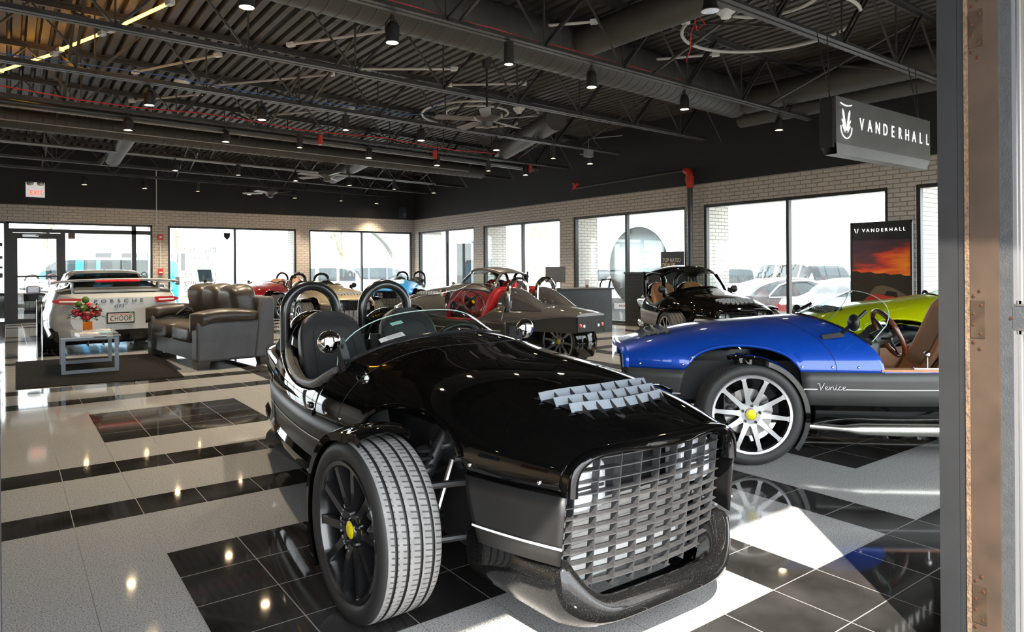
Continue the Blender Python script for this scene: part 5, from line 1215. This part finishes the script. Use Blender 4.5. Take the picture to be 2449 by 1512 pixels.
sedan('white pickup-height car outside between the two brick piers of the middle right window', (20.5, 22.5), rad(60), (.6, .62, .64), 'suv', GZ - .1, group='cars parked outside')
roadster('roadster', 'cream roadster with black hoops parked outside behind the glass door', (.55, 22.6), rad(262), (paint('cream_car_paint', (.55, .42, .38), .1), LOWG, REDL, REDL, MACH, HB), sill='low', lvl=0)
# ------------------------------------------------------------------ sofa, table, rug and small things
LEA = M('dark_brown_leather', (.036, .029, .023), .34, noise=.3, nscale=5, bump=.35, bscale=22)
LEAS = M('grey_leather_side', (.070, .071, .077), .46, noise=.2, nscale=4, bump=.25, bscale=14)
def sofa():
    T = empty('sofa', (1.88, 9.2, 0), rad(6), 'dark brown leather sofa with three puffed back cushions', 'sofa')
    L = 2.25; D = 1.0
    b = MB(); b.boxb(.06, D - .02, .12, L - .12, .10, .34); b.build('seat_base', LEAS, T)
    for k in range(2):
        c = MB(); c.rbox((.40, .18 + .48 + k * .95, .42), (.82, .96, .24), 0, .38, 36, 22); c.build('seat_cushion', LEA, T)
    for yy in (.0, L - .26):
        a = MB(); a.boxb(.02, D - .04, yy + .02, yy + .24, .09, .60); o = a.build('arm_panel', LEAS, T); md = o.modifiers.new('bev', 'BEVEL'); md.width = .035; md.segments = 3
        p = MB(); rows = []
        for i in range(25):
            u = i / 24; x = lerp(-.03, .80, u); zt = .62 + .14 * sin(PI * min(1, .18 + u * .62)) ** .8; hw = .165 * (1 - .25 * abs(u - .5)) * min(1, .12 + i * .25) * min(1, .6 + (24 - i) * .15); zlo = .48 + .10 * min(1, u * 3)
            row = []
            for k in range(20):
                a_ = 2 * PI * k / 20; row.append((x, yy + .13 + hw * (abs(cos(a_)) ** .7) * (1 if cos(a_) > 0 else -1), lerp(zlo, zt, .5) + (zt - zlo) / 2 * (abs(sin(a_)) ** .7) * (1 if sin(a_) > 0 else -1)))
            rows.append(row)
        p.grid(rows, cv=True); p.fan(rows[0]); p.fan(rows[-1]); p.build('arm_pad', LEA, T, sharp=70)
    b = MB(); b.poly([(.74, .10), (1.0, .10), (1.02, .85), (.98, .90), (.90, .90), (.80, .62)], .0, L, lambda u, v, h: (u, h, v)); o = b.build('back_frame', LEAS, T); md = o.modifiers.new('bev', 'BEVEL'); md.width = .03; md.segments = 3
    for k in range(3):
        c = MB(); R = Matrix.Rotation(-.18, 3, 'Y'); w_ = (L - .30) / 3; c.rbox((.70, .15 + w_ * (k + .5), .80), (.36, w_ * 1.04, .52), 0, .55, 36, 24, R); c.build('back_cushion', LEA, T)
    for (x, y) in ((.10, .12), (.90, .10), (.10, L - .12), (.90, L - .12)):
        m_ = MB(); m_.add([(x - .09, y - .09, .10), (x + .09, y - .09, .10), (x + .09, y + .09, .10), (x - .09, y + .09, .10), (x - .07, y - .07, 0), (x + .07, y - .07, 0), (x + .07, y + .07, 0), (x - .07, y + .07, 0)], [(0, 1, 2, 3), (7, 6, 5, 4), (0, 1, 5, 4), (1, 2, 6, 5), (2, 3, 7, 6), (3, 0, 4, 7)]); m_.build('leg', M('dark_wood_foot', (.05, .045, .042), .5), T, smooth=False)
sofa()
m_ = MB()
for k in range(7): m_.tube([(2.0 + .05 * k, 11.1 + .03 * (k % 3), .60 + .05 * (k % 2)), (2.15 + .06 * k, 11.15, .70 - .03 * k), (2.3 + .06 * k, 11.05, .58)], [.012, .035, .01], 7)
tag(m_.build('jacket', M('black_cloth', (.015, .015, .016), .8), sharp=80), 'crumpled black jacket lying on the far end of the leather sofa', 'jacket')
# rug
m_ = MB(); m_.add([(.06, 8.98, .001), (1.66, 8.76, .001), (1.80, 11.5, .001), (.08, 11.68, .001), (.06, 8.98, .009), (1.66, 8.76, .009), (1.80, 11.5, .009), (.08, 11.68, .009)], [(4, 5, 6, 7), (0, 1, 5, 4), (1, 2, 6, 5), (2, 3, 7, 6), (3, 0, 4, 7)])
tag(m_.build('rug', M('charcoal_rug', (.013, .012, .0115), .95, spec=.05, noise=.5, nscale=40, bump=.4, bscale=90), smooth=False), 'charcoal rug under the glass coffee table', 'rug')
# coffee table
T = empty('coffee_table', (.83, 10.38, .009), rad(-2), 'glass-topped coffee table with grey steel frame on the rug', 'table')
m_ = MB(); m_.boxb(-.32, .32, -.66, .66, .435, .447); m_.build('glass_top', glass_mat('table_glass', (.66, .74, .72), 1.6, opac=.25, dcol=(.35, .40, .39)), T, smooth=False)
GST = M('blue_grey_steel', (.16, .19, .22), .4, metal=.3)
for sy in (-1, 1):
    for sx_ in (-1, 1): m_ = MB(); m_.boxb(sx_ * .28 - .022, sx_ * .28 + .022, sy * .54 - .022, sy * .54 + .022, .04, .43); m_.boxb(sx_ * .28 - .024, sx_ * .28 + .024, sy * .54 - .024, sy * .54 + .024, .20, .215); m_.build('leg', GST, T, smooth=False)
    m_ = MB(); m_.boxb(-.30, .30, sy * .54 - .022, sy * .54 + .022, .0, .04); m_.build('foot_rail', GST, T, smooth=False)
m_ = MB(); m_.boxb(-.26, .26, -.56, -.52, .40, .43); m_.boxb(-.26, .26, .52, .56, .40, .43); m_.build('top_rail', GST, T, smooth=False)
# flowers in an amber cube
T = empty('flower_arrangement', (.84, 10.62, .456), 0, 'arrangement of red roses and green leaves in an amber square vase', 'flowers')
m_ = MB(); m_.boxb(-.055, .055, -.055, .055, 0, .13); m_.build('vase', M('amber_acrylic', (.80, .20, .0), .3, spec=.1), T, smooth=False)
rs = random.Random(3); ROSE = M('rose_red', (.30, .008, .018), .55, noise=.3, nscale=40)
for (x, y, z) in ((-.10, -.08, .24), (.0, -.12, .24), (.09, -.10, .23), (.05, -.06, .32), (.11, .02, .27), (-.02, -.13, .19), (.02, .05, .34), (-.12, .02, .26)):
    m_ = MB()
    for j in range(4):
        r = .048 - j * .010
        for i in range(5):
            a = 2 * PI * i / 5 + j * .6; m_.ball((x + r * .55 * cos(a), y + r * .55 * sin(a), z + j * .009), r * .75, 0, 8, 6, (1, 1, .9))
    m_.build('rose', ROSE, T, sharp=80)
for (x, y, z, r) in ((-.02, -.05, .42, .045), (-.04, -.08, .31, .05), (-.09, .04, .36, .04)):
    m_ = MB(); m_.ball((x, y, z), r, 0, 14, 9); m_.tube([(x, y, z), (x * .4, y * .4, .12)], .006, 5); m_.build('green_pompom', M('pompom_green', (.07, .14, .012), .8, noise=.4, nscale=120, bump=.8, bscale=150), T)
m_ = MB()
for i in range(230):
    a = rs.uniform(0, 2 * PI); e = rs.uniform(-.25, 1.2); r = rs.uniform(.10, .20); c = Vector((r * cos(a) * cos(e), r * sin(a) * cos(e), .20 + r * sin(e) * .95)); d = Vector((cos(a + rs.uniform(-1, 1)), sin(a + rs.uniform(-1, 1)), rs.uniform(-.6, .6))).normalized(); s = d.cross(Vector((0, 0, 1))).normalized(); l = rs.uniform(.05, .09)
    m_.add([c, c + d * l * .5 + s * l * .28, c + d * l, c + d * l * .5 - s * l * .28], [(0, 1, 2, 3)], rs.choice((0, 0, 1)))
for i in range(22):
    a = rs.uniform(0, 2 * PI); m_.tube([(0, 0, .1), (.07 * cos(a), .07 * sin(a), .22), (.15 * cos(a), .15 * sin(a), .26)], .003, 4)
o = m_.build('foliage', [M('leaf_green', (.05, .085, .045), .5), M('leaf_grey_green', (.13, .17, .13), .5)], T, smooth=False, fixn=False); o['kind'] = 'stuff'
# magazines
for (x, y, z, w_, l_, h_, rz, col, lb) in ((.80, 10.10, .457, .22, .30, .018, .1, (.55, .50, .46), 'thick white-paged magazine at the bottom front of the stack on the table'), (.93, 10.22, .457, .30, .22, .014, -.3, (.25, .42, .45), 'pale blue magazine lying behind the front one on the glass table'),
                                       (.92, 10.36, .457, .30, .22, .024, -.1, (.5, .5, .52), 'grey-white magazine nearest the flower vase on the glass table'), (.95, 10.37, .482, .26, .2, .008, .25, (.40, .36, .33), 'thin beige magazine on top of the pile by the vase')):
    T = empty('magazine', (x, y, z), rz, lb, 'magazine', 'magazines on the coffee table'); m_ = MB(); m_.boxb(-w_ / 2, w_ / 2, -l_ / 2, l_ / 2, 0, h_ - .002); m_.build('pages', WHITE, T, smooth=False); m_ = MB(); m_.boxb(-w_ / 2 - .002, w_ / 2 + .002, -l_ / 2 - .002, l_ / 2 + .002, h_ - .002, h_); m_.build('cover', M('cover_%d' % int(col[0] * 1000), col, .25, noise=.6, nscale=14), T, smooth=False)
# tilted tablet kiosk
T = empty('info_stand', (3.75, 17.3, 0), rad(70), 'slim floor stand with a tilted information screen behind the sofa', 'stand')
m_ = MB(); m_.boxb(-.04, .04, -.03, .03, .02, 1.02); m_.boxb(-.2, .2, -.15, .15, 0, .02); m_.build('post', DARKFRAME, T, smooth=False)
m_ = MB(); m_.box((0, 0, 1.12), (.03, .30, .42), 0, Matrix.Rotation(-.85, 3, 'Y')); m_.build('screen_panel', M('blue_grey_screen', (.10, .20, .28), .12, coat=.5), T, smooth=False)
# counter, cup, monitor, chair by the right wall
T = empty('counter', (9.15, 9.95, 0), rad(-8), 'dark grey counter cabinet behind the grey roadster', 'counter'); m_ = MB(); m_.boxb(-1.05, .35, -.35, .35, 0, .82); m_.build('cabinet', M('counter_grey', (.05, .055, .06), .45, noise=.1), T, smooth=False); m_ = MB(); m_.boxb(-1.08, .38, -.38, .38, .82, .85); m_.build('counter_top', BLACK_MATTE, T, smooth=False)
T = empty('drink_cup', (9.25, 10.05, .85), 0, 'clear plastic cup with amber drink on the dark counter', 'cup'); m_ = MB(); m_.lathe([(0, .003), (.03, .003), (.045, .16), (.048, .165)], seg=20); m_.build('cup', glass_mat('cup_plastic', (.8, .8, .8), 1.0, opac=.2, dcol=(.7, .7, .7)), T); m_ = MB(); m_.lathe([(0, .006), (.029, .006), (.035, .055), (0, .056)], seg=18); m_.build('drink', M('amber_drink', (.45, .14, .02), .2), T)
T = empty('computer_monitor', (8.55, 10.45, .85) if False else (8.35, 9.95, .85), rad(-40), 'grey computer monitor on the dark counter, seen from behind', 'monitor'); m_ = MB(); m_.boxb(-.19, .19, -.012, .012, .12, .42); m_.build('panel', M('monitor_grey', (.09, .09, .10), .5), T, smooth=False); m_ = MB(); m_.boxb(-.02, .02, .012, .03, .02, .2); m_.boxb(-.11, .11, -.08, .1, 0, .015); m_.build('foot', BLACK_MATTE, T, smooth=False)
T = empty('desk_chair', (10.0, 10.65, 0), rad(200), 'black mesh-back desk chair beside the dark counter', 'chair'); m_ = MB(); m_.boxb(-.23, .23, -.22, .22, .42, .49); m_.build('seat', BLACK_MATTE, T)
m_ = MB(); m_.tube([(-.2, .2, .5), (-.22, .26, .9), (-.2, .30, 1.0), (.2, .30, 1.0), (.22, .26, .9), (.2, .2, .5)], .018, 8); m_.tube([(-.2, .24, .6), (.2, .24, .6)], .014, 6); m_.build('backrest', BLACK_MATTE, T)
m_ = MB(); m_.cyl((0, 0, .08), (0, 0, .42), .025, 10)
for k in range(5): a = 2 * PI * k / 5; m_.bar((0, 0, .09), (.26 * cos(a), .26 * sin(a), .05), .04, .03); m_.ball((.26 * cos(a), .26 * sin(a), .028), .028, 0, 10, 6)
m_.build('base', BLACK_MATTE, T)
# card sign on the black brick sill
T = empty('window_sign', (10.9, 9.28, 1.14), 0, 'black card sign with gold and blue lettering on the black brick sill', 'sign'); m_ = MB(); m_.boxb(-.006, .006, -.30, .30, 0, .42); m_.build('card', M('sign_black_card', (.015, .014, .014), .4), T, smooth=False)
GOLD = M('gold_letters', (.80, .66, .42), .5)
text('lettering', 'TOP-RATED', .115, GOLD, T, (-.008, .26, .245), (PI / 2, 0, -PI / 2), align='LEFT', sx=.78); text('lettering', 'DEALER', .115, GOLD, T, (-.008, .26, .145), (PI / 2, 0, -PI / 2), align='LEFT', sx=.85); text('lettering', '2022', .13, M('blue_letters', (.06, .16, .28), .5), T, (-.008, .26, .035), (PI / 2, 0, -PI / 2), align='LEFT')
# poster stand
def sunset():
    m = M('sunset_print', (.3, .05, .02), .35); nt = m.node_tree; b = nt.nodes['Principled BSDF']; tc = nt.nodes.new('ShaderNodeTexCoord'); sx = nt.nodes.new('ShaderNodeSeparateXYZ'); nt.links.new(tc.outputs['Object'], sx.inputs[0])
    n = nt.nodes.new('ShaderNodeTexNoise'); n.inputs['Scale'].default_value = 2.6; n.inputs['Detail'].default_value = 7; mp = nt.nodes.new('ShaderNodeMapping'); mp.inputs['Rotation'].default_value = (-.6, 0, 0); mp.inputs['Scale'].default_value = (1, .6, 2.6); nt.links.new(tc.outputs['Object'], mp.inputs[0]); nt.links.new(mp.outputs[0], n.inputs['Vector'])
    h = math_node(nt, 'DIVIDE', math_node(nt, 'SUBTRACT', sx.outputs[2], .62), .62); v = math_node(nt, 'SUBTRACT', math_node(nt, 'MULTIPLY_ADD', n.outputs['Fac'], 1.25, math_node(nt, 'MULTIPLY_ADD', h, -.8, .12)), math_node(nt, 'MULTIPLY', sx.outputs[1], .55))
    r = nt.nodes.new('ShaderNodeValToRGB'); e = r.color_ramp.elements; e[0].position = .0; e[0].color = (.05, .03, .045, 1); e[1].position = .75; e[1].color = (.85, .25, .02, 1); k = e.new(.22); k.color = (.10, .035, .04, 1); k = e.new(.42); k.color = (.55, .05, .025, 1); k = e.new(.9); k.color = (.9, .5, .08, 1)
    nt.links.new(v, r.inputs[0]); nt.links.new(r.outputs[0], b.inputs['Base Color']); return m
T = empty('poster_stand', (10.62, 5.02, .40), 0, 'tall framed poster with a sunset sky and red car under white lettering', 'poster')
m_ = MB(); HW, HH = .455, 1.515; m_.boxb(.002, .03, -HW, HW, 0, HH, 1)
for (a, b, z0, z1) in ((-HW, -HW + .025, 0, HH), (HW - .025, HW, 0, HH), (-HW, HW, HH - .03, HH), (-HW, HW, 0, .03)): m_.boxb(-.012, .002, a, b, z0, z1, 0)
for yy in (-.3, .3): m_.bar((.05, yy, .6), (.28, yy, -.395), .03, .03); m_.boxb(.0, .03, yy - .02, yy + .02, -.40, 0)
m_.build('frame', [DARKFRAME, BLACK_MATTE], T, smooth=False)
m_ = MB(); m_.boxb(-.002, .001, -.43, .43, .62, 1.24); m_.build('sunset_print', sunset(), T, smooth=False)
m_ = MB(); hill = [(-.43, .03), (.43, .03), (.43, .76)] + [(.43 - .86 * k / 12, .76 - .06 * k / 12 + .012 * sin(k * 2.1)) for k in range(1, 13)]; m_.poly(hill, 0, .0015, lambda u, v, h: (-.002 - h, u, v)); m_.build('dark_hill_print', M('dark_hill', (.022, .018, .012), .4, noise=.5, nscale=60), T, smooth=False)
m_ = MB(); F = lambda u, v, h: (-.0036 - h, .43 - u, v)
m_.poly([(.22, .36), (.30, .42), (.55, .40), (.82, .33), (.84, .24), (.80, .18), (.20, .22), (.14, .28)], 0, .001, F, 0); m_.poly([(.26, .42), (.36, .535), (.46, .55), (.62, .51), (.80, .41), (.82, .36), (.55, .41)], 0, .0012, F, 1); m_.poly([(.48, .40), (.52, .47), (.66, .455), (.68, .375)], 0, .0016, F, 2); m_.poly([(.18, .22), (.8, .17), (.8, .06), (.2, .08)], 0, .0014, F, 2)
m_.build('red_car_print', [M('print_red', (.35, .03, .02), .4), M('print_roof', (.10, .075, .05), .4), M('print_dark', (.008, .008, .008), .4)], T, smooth=False)
text('lettering', 'VANDERHALL', .072, WTXT, T, (-.005, -.045, 1.385), (PI / 2, 0, -PI / 2), spacing=1.6, sx=.98, extrude=.001)
m_ = MB(); F2 = lambda u, v, h: (-.004 - h, .36 - u * .05, 1.385 + v * .05)
for sg in (-1, 1): m_.poly([(sg * .08, -.7), (sg * .35, .5), (sg * .62, .75), (sg * .55, .2), (sg * .25, -.5)], 0, .001, F2)
m_.build('crest', WTXT, T, smooth=False)
# round mirror disc outside, grey board outside
T = empty('round_mirror', (11.62, 10.93, 1.26), 0, 'large round mirror panel standing outside the black brick sill window', 'mirror'); m_ = MB(); m_.lathe([(0, 0), (.90, 0), (.915, .02), (.90, .06), (0, .06)], axis='x', seg=64); m_.build('mirror_face', M('hazy_mirror', (.42, .45, .47), .12, metal=.7), T); m_ = MB(); m_.bar((.1, 0, -1.6), (.1, 0, .2), .08, .08); m_.build('post', DARKFRAME, T, smooth=False)
m_ = MB(); m_.boxb(11.2, 11.3, 17.2, 18.05, -.4, 2.02, 0); m_.boxb(11.18, 11.32, 17.18, 17.23, -.4, 2.05, 1); m_.boxb(11.18, 11.32, 18.02, 18.07, -.4, 2.05, 1); m_.boxb(11.18, 11.32, 17.18, 18.07, 2.0, 2.06, 1)
tag(m_.build('display_board', [M('mottled_grey_board', (.10, .10, .105), .6, noise=.4, nscale=25), STEEL], smooth=False), 'mottled grey upright board outside near the back corner', 'board')
# --- lettering on the lettered window (seen from inside it reads backwards) and crest
WL = M('black_vinyl_letters', (.03, .03, .03), .6)
T = empty('window_lettering', (4.30, YW + .09, 0), 0, 'backwards black lettering on the left pane of the wide back window', 'lettering')
for (s, z, sz) in (('Buy · Sell', 1.80, .20), ('Trade', 1.585, .20), ('Consign', 1.37, .20), ('Financing', 1.14, .20), ('Warranty', .92, .20), ('Available', .72, .20)): text('line', s.upper() if False else s, sz, WL, T, (0, 0, z), (PI / 2, 0, 0), extrude=.001, mirror=True, spacing=1.1)
m_ = MB(); m_.poly([(.62, 2.30), (.80, 2.30), (.79, 2.18), (.71, 2.10), (.63, 2.18)], 0, .002, lambda u, v, h: (u, h, v)); m_.build('shield_emblem', WL, T, smooth=False)
m_ = MB(); m_.boxb(1.22, 1.37, YW + .066, YW + .07, 2.06, 2.20); tag(m_.build('window_notice', M('brown_notice', (.16, .10, .08), .6), smooth=False), 'small brown notice at the top left of the fixed entrance pane', 'notice')
for k, (z, h_) in enumerate(((1.85, .16), (1.55, .13), (1.32, .10), (1.10, .20))):
    m_ = MB(); m_.boxb(-.42, -.10, YW + .066, YW + .07, z, z + h_ * .6); tag(m_.build('window_sticker', M('grey_sticker', (.12, .12, .14), .5), smooth=False), 'dark sticker on the pane left of the glass door, ' + ('topmost', 'second from top', 'third from top', 'lowest')[k] + ' of four', 'sticker', 'stickers left of the glass door')
# sticker and notes on the black roadster windshield: on the car itself
# ------------------------------------------------------------------ the doorway the photo is taken through
FR = M('dark_grey_door_frame', (.016, .0165, .018), .45, noise=.12, nscale=10); BRN = M('worn_brown_jamb', (.042, .026, .016), .5, noise=.25, nscale=9); STRIP = M('tan_weatherstrip', (.12, .075, .045), .9, noise=.4, nscale=60, bump=.5, bscale=120)
JX = 2.40
m_ = MB(); m_.boxb(JX, 2.66, .90, .955, 0, 2.55); m_.boxb(JX + .006, 2.66, .881, .899, 0, 2.55); m_.boxb(-.06, 2.66, .84, .95, 2.25, 2.55); struct(m_.build('door_2', FR, smooth=False))
m_ = MB(); m_.boxb(JX + .002, 2.5, .868, .880, 0, 2.24); struct(m_.build('trim_3', STRIP, smooth=False))
m_ = MB(); m_.boxb(JX + .004, 2.66, .79, .867, 0, 2.55); struct(m_.build('trim_4', BRN, smooth=False))
SCREW = M('rusty_screw', (.08, .03, .015), .45, metal=.5); HNG = M('tarnished_hinge', (.05, .033, .02), .42, metal=.35, noise=.4, nscale=18)
for (zc, lb) in ((1.985, 'top'), (1.09, 'middle'), (.21, 'bottom')):
    T = empty('door_hinge', (JX + .004, .846, zc), 0, 'tarnished hinge leaf on the brown door jamb at right, ' + lb + ' of three', 'hinge', 'hinges on the door jamb')
    m_ = MB(); m_.boxb(-.0025, .0, -.019, .019, -.057, .057); m_.build('leaf', HNG, T, smooth=False)
    for (y, z) in ((-.010, .044), (.011, .016), (.011, -.018), (-.008, -.044), (.010, .072), (-.006, .088), (.011, -.071), (-.006, -.09)):
        m_ = MB(); m_.lathe([(0, -.0035), (.0022, -.0038), (.0046, -.003), (.005, 0)], (0, y, z), axis='x', seg=12); m_.boxb(-.0042, -.0036, y - .003, y + .003, z - .0006, z + .0006); m_.build('screw', SCREW, T)
T = empty('open_door', (JX + .015, .82, 0), 0, 'weathered grey glazed door standing open at the right edge', 'door')
DG = M('weathered_grey_door_paint', (.036, .038, .041), .5, noise=.15, nscale=30, bump=.15, bscale=160); BEAD = M('silver_glazing_bead', (.25, .25, .26), .3, metal=.6)
m_ = MB(); m_.boxb(0, .045, -.062, 0, .01, 2.24); m_.boxb(0, .045, -.95, -.86, .01, 2.24); m_.boxb(.002, .043, -.86, -.062, 2.12, 2.24); m_.boxb(.002, .043, -.86, -.062, .01, .12); m_.boxb(-.001, .043, -.86, -.062, 1.068, 1.132); m_.build('door_frame', DG, T, smooth=False)
m_ = MB()
for (z0, z1) in ((.12, 1.06), (1.14, 2.12)):
    m_.boxb(.004, .018, -.072, -.0625, z0, z1, 0); m_.boxb(.004, .018, -.082, -.076, z0, z1, 0); m_.boxb(.004, .018, -.86, -.07, z0, z0 + .01, 0); m_.boxb(.004, .018, -.86, -.07, z1 - .01, z1, 0)
m_.build('glazing_bead', BEAD, T, smooth=False)
m_ = MB(); m_.boxb(.02, .026, -.86, -.06, .12, 2.12); m_.build('pane', glass_mat('door_glass', (.80, .78, .74), 1.3, opac=.12, dcol=(.35, .30, .24)), T, smooth=False)
m_ = MB()
for z in (1.098,): m_.lathe([(0, -.003), (.004, -.003), (.005, 0)], (0, -.058, z), axis='x', seg=10)
m_.build('screw', SCREW, T)
m_ = MB(); m_.boxb(2.66, 2.98, YF - .158, YF - .151, -.3, 2.95); struct(m_.build('wall_front_outer', M('tan_stucco', (.38, .30, .22), .8, noise=.1, nscale=3, bump=.2)))
# left door edge just inside the frame
m_ = MB(); m_.boxb(-.06, -.0075, .80, .95, 0, 2.55); struct(m_.build('door_3', FR, smooth=False))
# ------------------------------------------------------------------ beyond the lot: lawn, building, poles, trees
m_ = MB(); m_.add([(8, 46, -.40), (20.5, 43.5, -.40), (30, 58, -.40), (14, 62, -.40)], [(0, 1, 2, 3)]); o = m_.build('lawn', M('lawn_green', (.10, .16, .03), .9, noise=.4, nscale=2), smooth=False); tag(o, 'strip of green lawn beyond the parking lot', 'lawn', kind='stuff')
m_ = MB(); m_.boxb(5.5, 14, 70, 78, -.4, 5.0, 0); m_.boxb(5.4, 14.1, 69.6, 78, 5.0, 5.4, 1)
for k in range(4): m_.boxb(6.2 + 2 * k, 7.4 + 2 * k, 69.9, 70, 1.2, 2.8, 2)
T = None; tag(m_.build('building', [M('far_stucco', (.55, .5, .44), .8), WHITE, PLASTIC], smooth=False), 'low pale building far beyond the lot, seen through the wide back window', 'building')
# arched grey canopy structure to the right of the back window
m_ = MB(); out = [(0, -.4), (.5, -.4)] + [(.5 + 4.0 * (1 - cos(PI / 2 * k / 14)) * 1.0, -.4 + 4.6 * sin(PI / 2 * k / 14)) for k in range(1, 15)] + [(4.5, 5.6), (0, 5.6)]
m_.poly(out, 0, .6, lambda u, v, h: (22.2 - u, 42 + h, v), 0); m_.boxb(17.6, 22.3, 41.9, 42.0, 4.9, 5.3, 1)
tag(m_.build('arched_wall', [M('arch_grey', (.12, .12, .13), .6), RED], smooth=False), 'grey arched wall with a red band outside the back corner window', 'wall')
BARK = M('pale_bark', (.20, .15, .10), .8, noise=.3)
def tree(x, y, h, seed, label, leaf=False):
    r = random.Random(seed); T = empty('bare_tree', (x, y, -.42), 0, label, 'tree', 'trees beyond the parking lot'); m_ = MB(); tips = []
    def br(p, d, L, rad_, n):
        q = p + d * L * .5 + Vector((r.uniform(-.06, .06), r.uniform(-.06, .06), 0)) * L; e = p + d * L; m_.tube([p, q, e], [rad_, rad_ * .8, rad_ * .6], 6, cap=False)
        if n == 0: tips.append(e); return
        for k in range(3 if n > 1 else 2):
            nd = (d + Vector((r.uniform(-.8, .8), r.uniform(-.8, .8), r.uniform(-.05, .6)))).normalized(); br(e, nd, L * r.uniform(.6, .8), rad_ * .55, n - 1)
    br(Vector((0, 0, 0)), Vector((0, 0, 1)), h * .38, h * .022, 4); m_.build('branches', BARK, T)
    if leaf:
        m_ = MB()
        for t in tips:
            for k in range(3):
                c = t + Vector((r.uniform(-.3, .3), r.uniform(-.3, .3), r.uniform(-.3, .3))); m_.add([c + Vector((r.uniform(-.12, .12), r.uniform(-.12, .12), r.uniform(-.12, .12))) for _ in range(3)], [(0, 1, 2)])
        o = m_.build('leaves', M('autumn_leaves', (.40, .26, .05), .7), T, smooth=False, fixn=False); o['kind'] = 'stuff'
tree(1.6, 44, 9.5, 5, 'bare tree seen through the upper pane of the glass entrance'); tree(9.4, 52, 10.5, 8, 'bare tree seen behind the backwards window lettering')
tree(30, 38, 8, 12, 'yellow-leaved tree outside the middle right window', True); tree(24, 30, 7, 15, 'yellow-leaved tree seen past the left brick pier of the second right window', True); tree(21.5, 52, 7, 18, 'sparse yellow-leaved tree behind the white sport utility vehicle', True)
for (x, y, h, lb) in ((13.6, 58, 9, 'tall pale lamp pole on the lawn beyond the back window'), (12.2, 66, 10, 'thin utility pole behind the lawn beyond the back window'), (25.5, 46, 10, 'thin utility pole right of the grey arch outside')):
    m_ = MB(); m_.tube([(x, y, -.42), (x, y, h)], [.11, .07], 8); m_.bar((x - .5, y, h * .8), (x + .5, y, h * .8), .06, .06); tag(m_.build('utility_pole', M('pole_grey', (.3, .28, .26), .7)), lb, 'pole', 'poles beyond the lot')
# ------------------------------------------------------------------ left part of the showroom, out of frame but mirrored in the paint
for (y, c1, lb) in ((3.6, (.35, .05, .04), 'red abstract painting on the beige side wall'), (6.2, (.06, .16, .28), 'blue abstract painting on the beige side wall'), (9.0, (.30, .24, .12), 'ochre abstract painting on the beige side wall')):
    T = empty('painting', (XL + .02, y, 1.2), 0, lb, 'painting', 'paintings on the side wall'); m_ = MB(); m_.boxb(-.018, .02, -.7, .7, 0, .95); m_.build('canvas', M('canvas_%d' % int(c1[0] * 100), c1, .5, noise=.9, nscale=3), T, smooth=False); m_ = MB()
    for (a, b, z0, z1) in ((-.73, -.7, -.03, .98), (.7, .73, -.03, .98), (-.73, .73, -.03, 0), (-.73, .73, .95, .98)): m_.boxb(-.018, .03, a, b, z0, z1)
    m_.build('frame', BLACK_MATTE, T, smooth=False)
# ------------------------------------------------------------------ daylight
w = bpy.data.worlds.new('sky'); S.world = w; w.use_nodes = True; nt = w.node_tree; bg = nt.nodes['Background']
bg.inputs[0].default_value = (.90, .95, 1.0, 1); bg.inputs[1].default_value = 2.5
sl = bpy.data.lights.new('sun', 'SUN'); sl.energy = 6.5; sl.angle = .01; sl.color = (1, .93, .82)
so = bpy.data.objects.new('sun', sl); COL.objects.link(so); so.rotation_euler = (rad(46), 0, rad(-41))
for k, (x, y) in enumerate(LAMPS):
    l = bpy.data.lights.new('spot_beam', 'SPOT'); l.energy = 85 if x > -5 else 240; l.color = (1, .83, .6); l.spot_size = rad(95); l.spot_blend = .6; l.shadow_soft_size = .05  # the added wall lamps get the stronger beam
    o = bpy.data.objects.new('spot_beam', l); COL.objects.link(o); o.location = (x, y, 3.29)
gm = MB(); gm.add([(-90, -60, -.43), (110, -60, -.43), (110, 130, -.43), (-90, 130, -.43)], [(0, 1, 2, 3)])
struct(gm.build('ground', M('pale_asphalt', (.36, .355, .35), .85, noise=.15, nscale=.6), smooth=False))
c = S.cycles
c.use_denoising = True; c.max_bounces = 8; c.diffuse_bounces = 4; c.glossy_bounces = 5; c.transmission_bounces = 6; c.transparent_max_bounces = 16
c.sample_clamp_indirect = 6; c.caustics_reflective = False; c.caustics_refractive = False
vs = S.view_settings; S.display_settings.display_device = 'sRGB'
vs.view_transform = 'Standard'; vs.look = 'None'; vs.gamma = 1; vs.use_curve_mapping = False; vs.exposure = 1.75
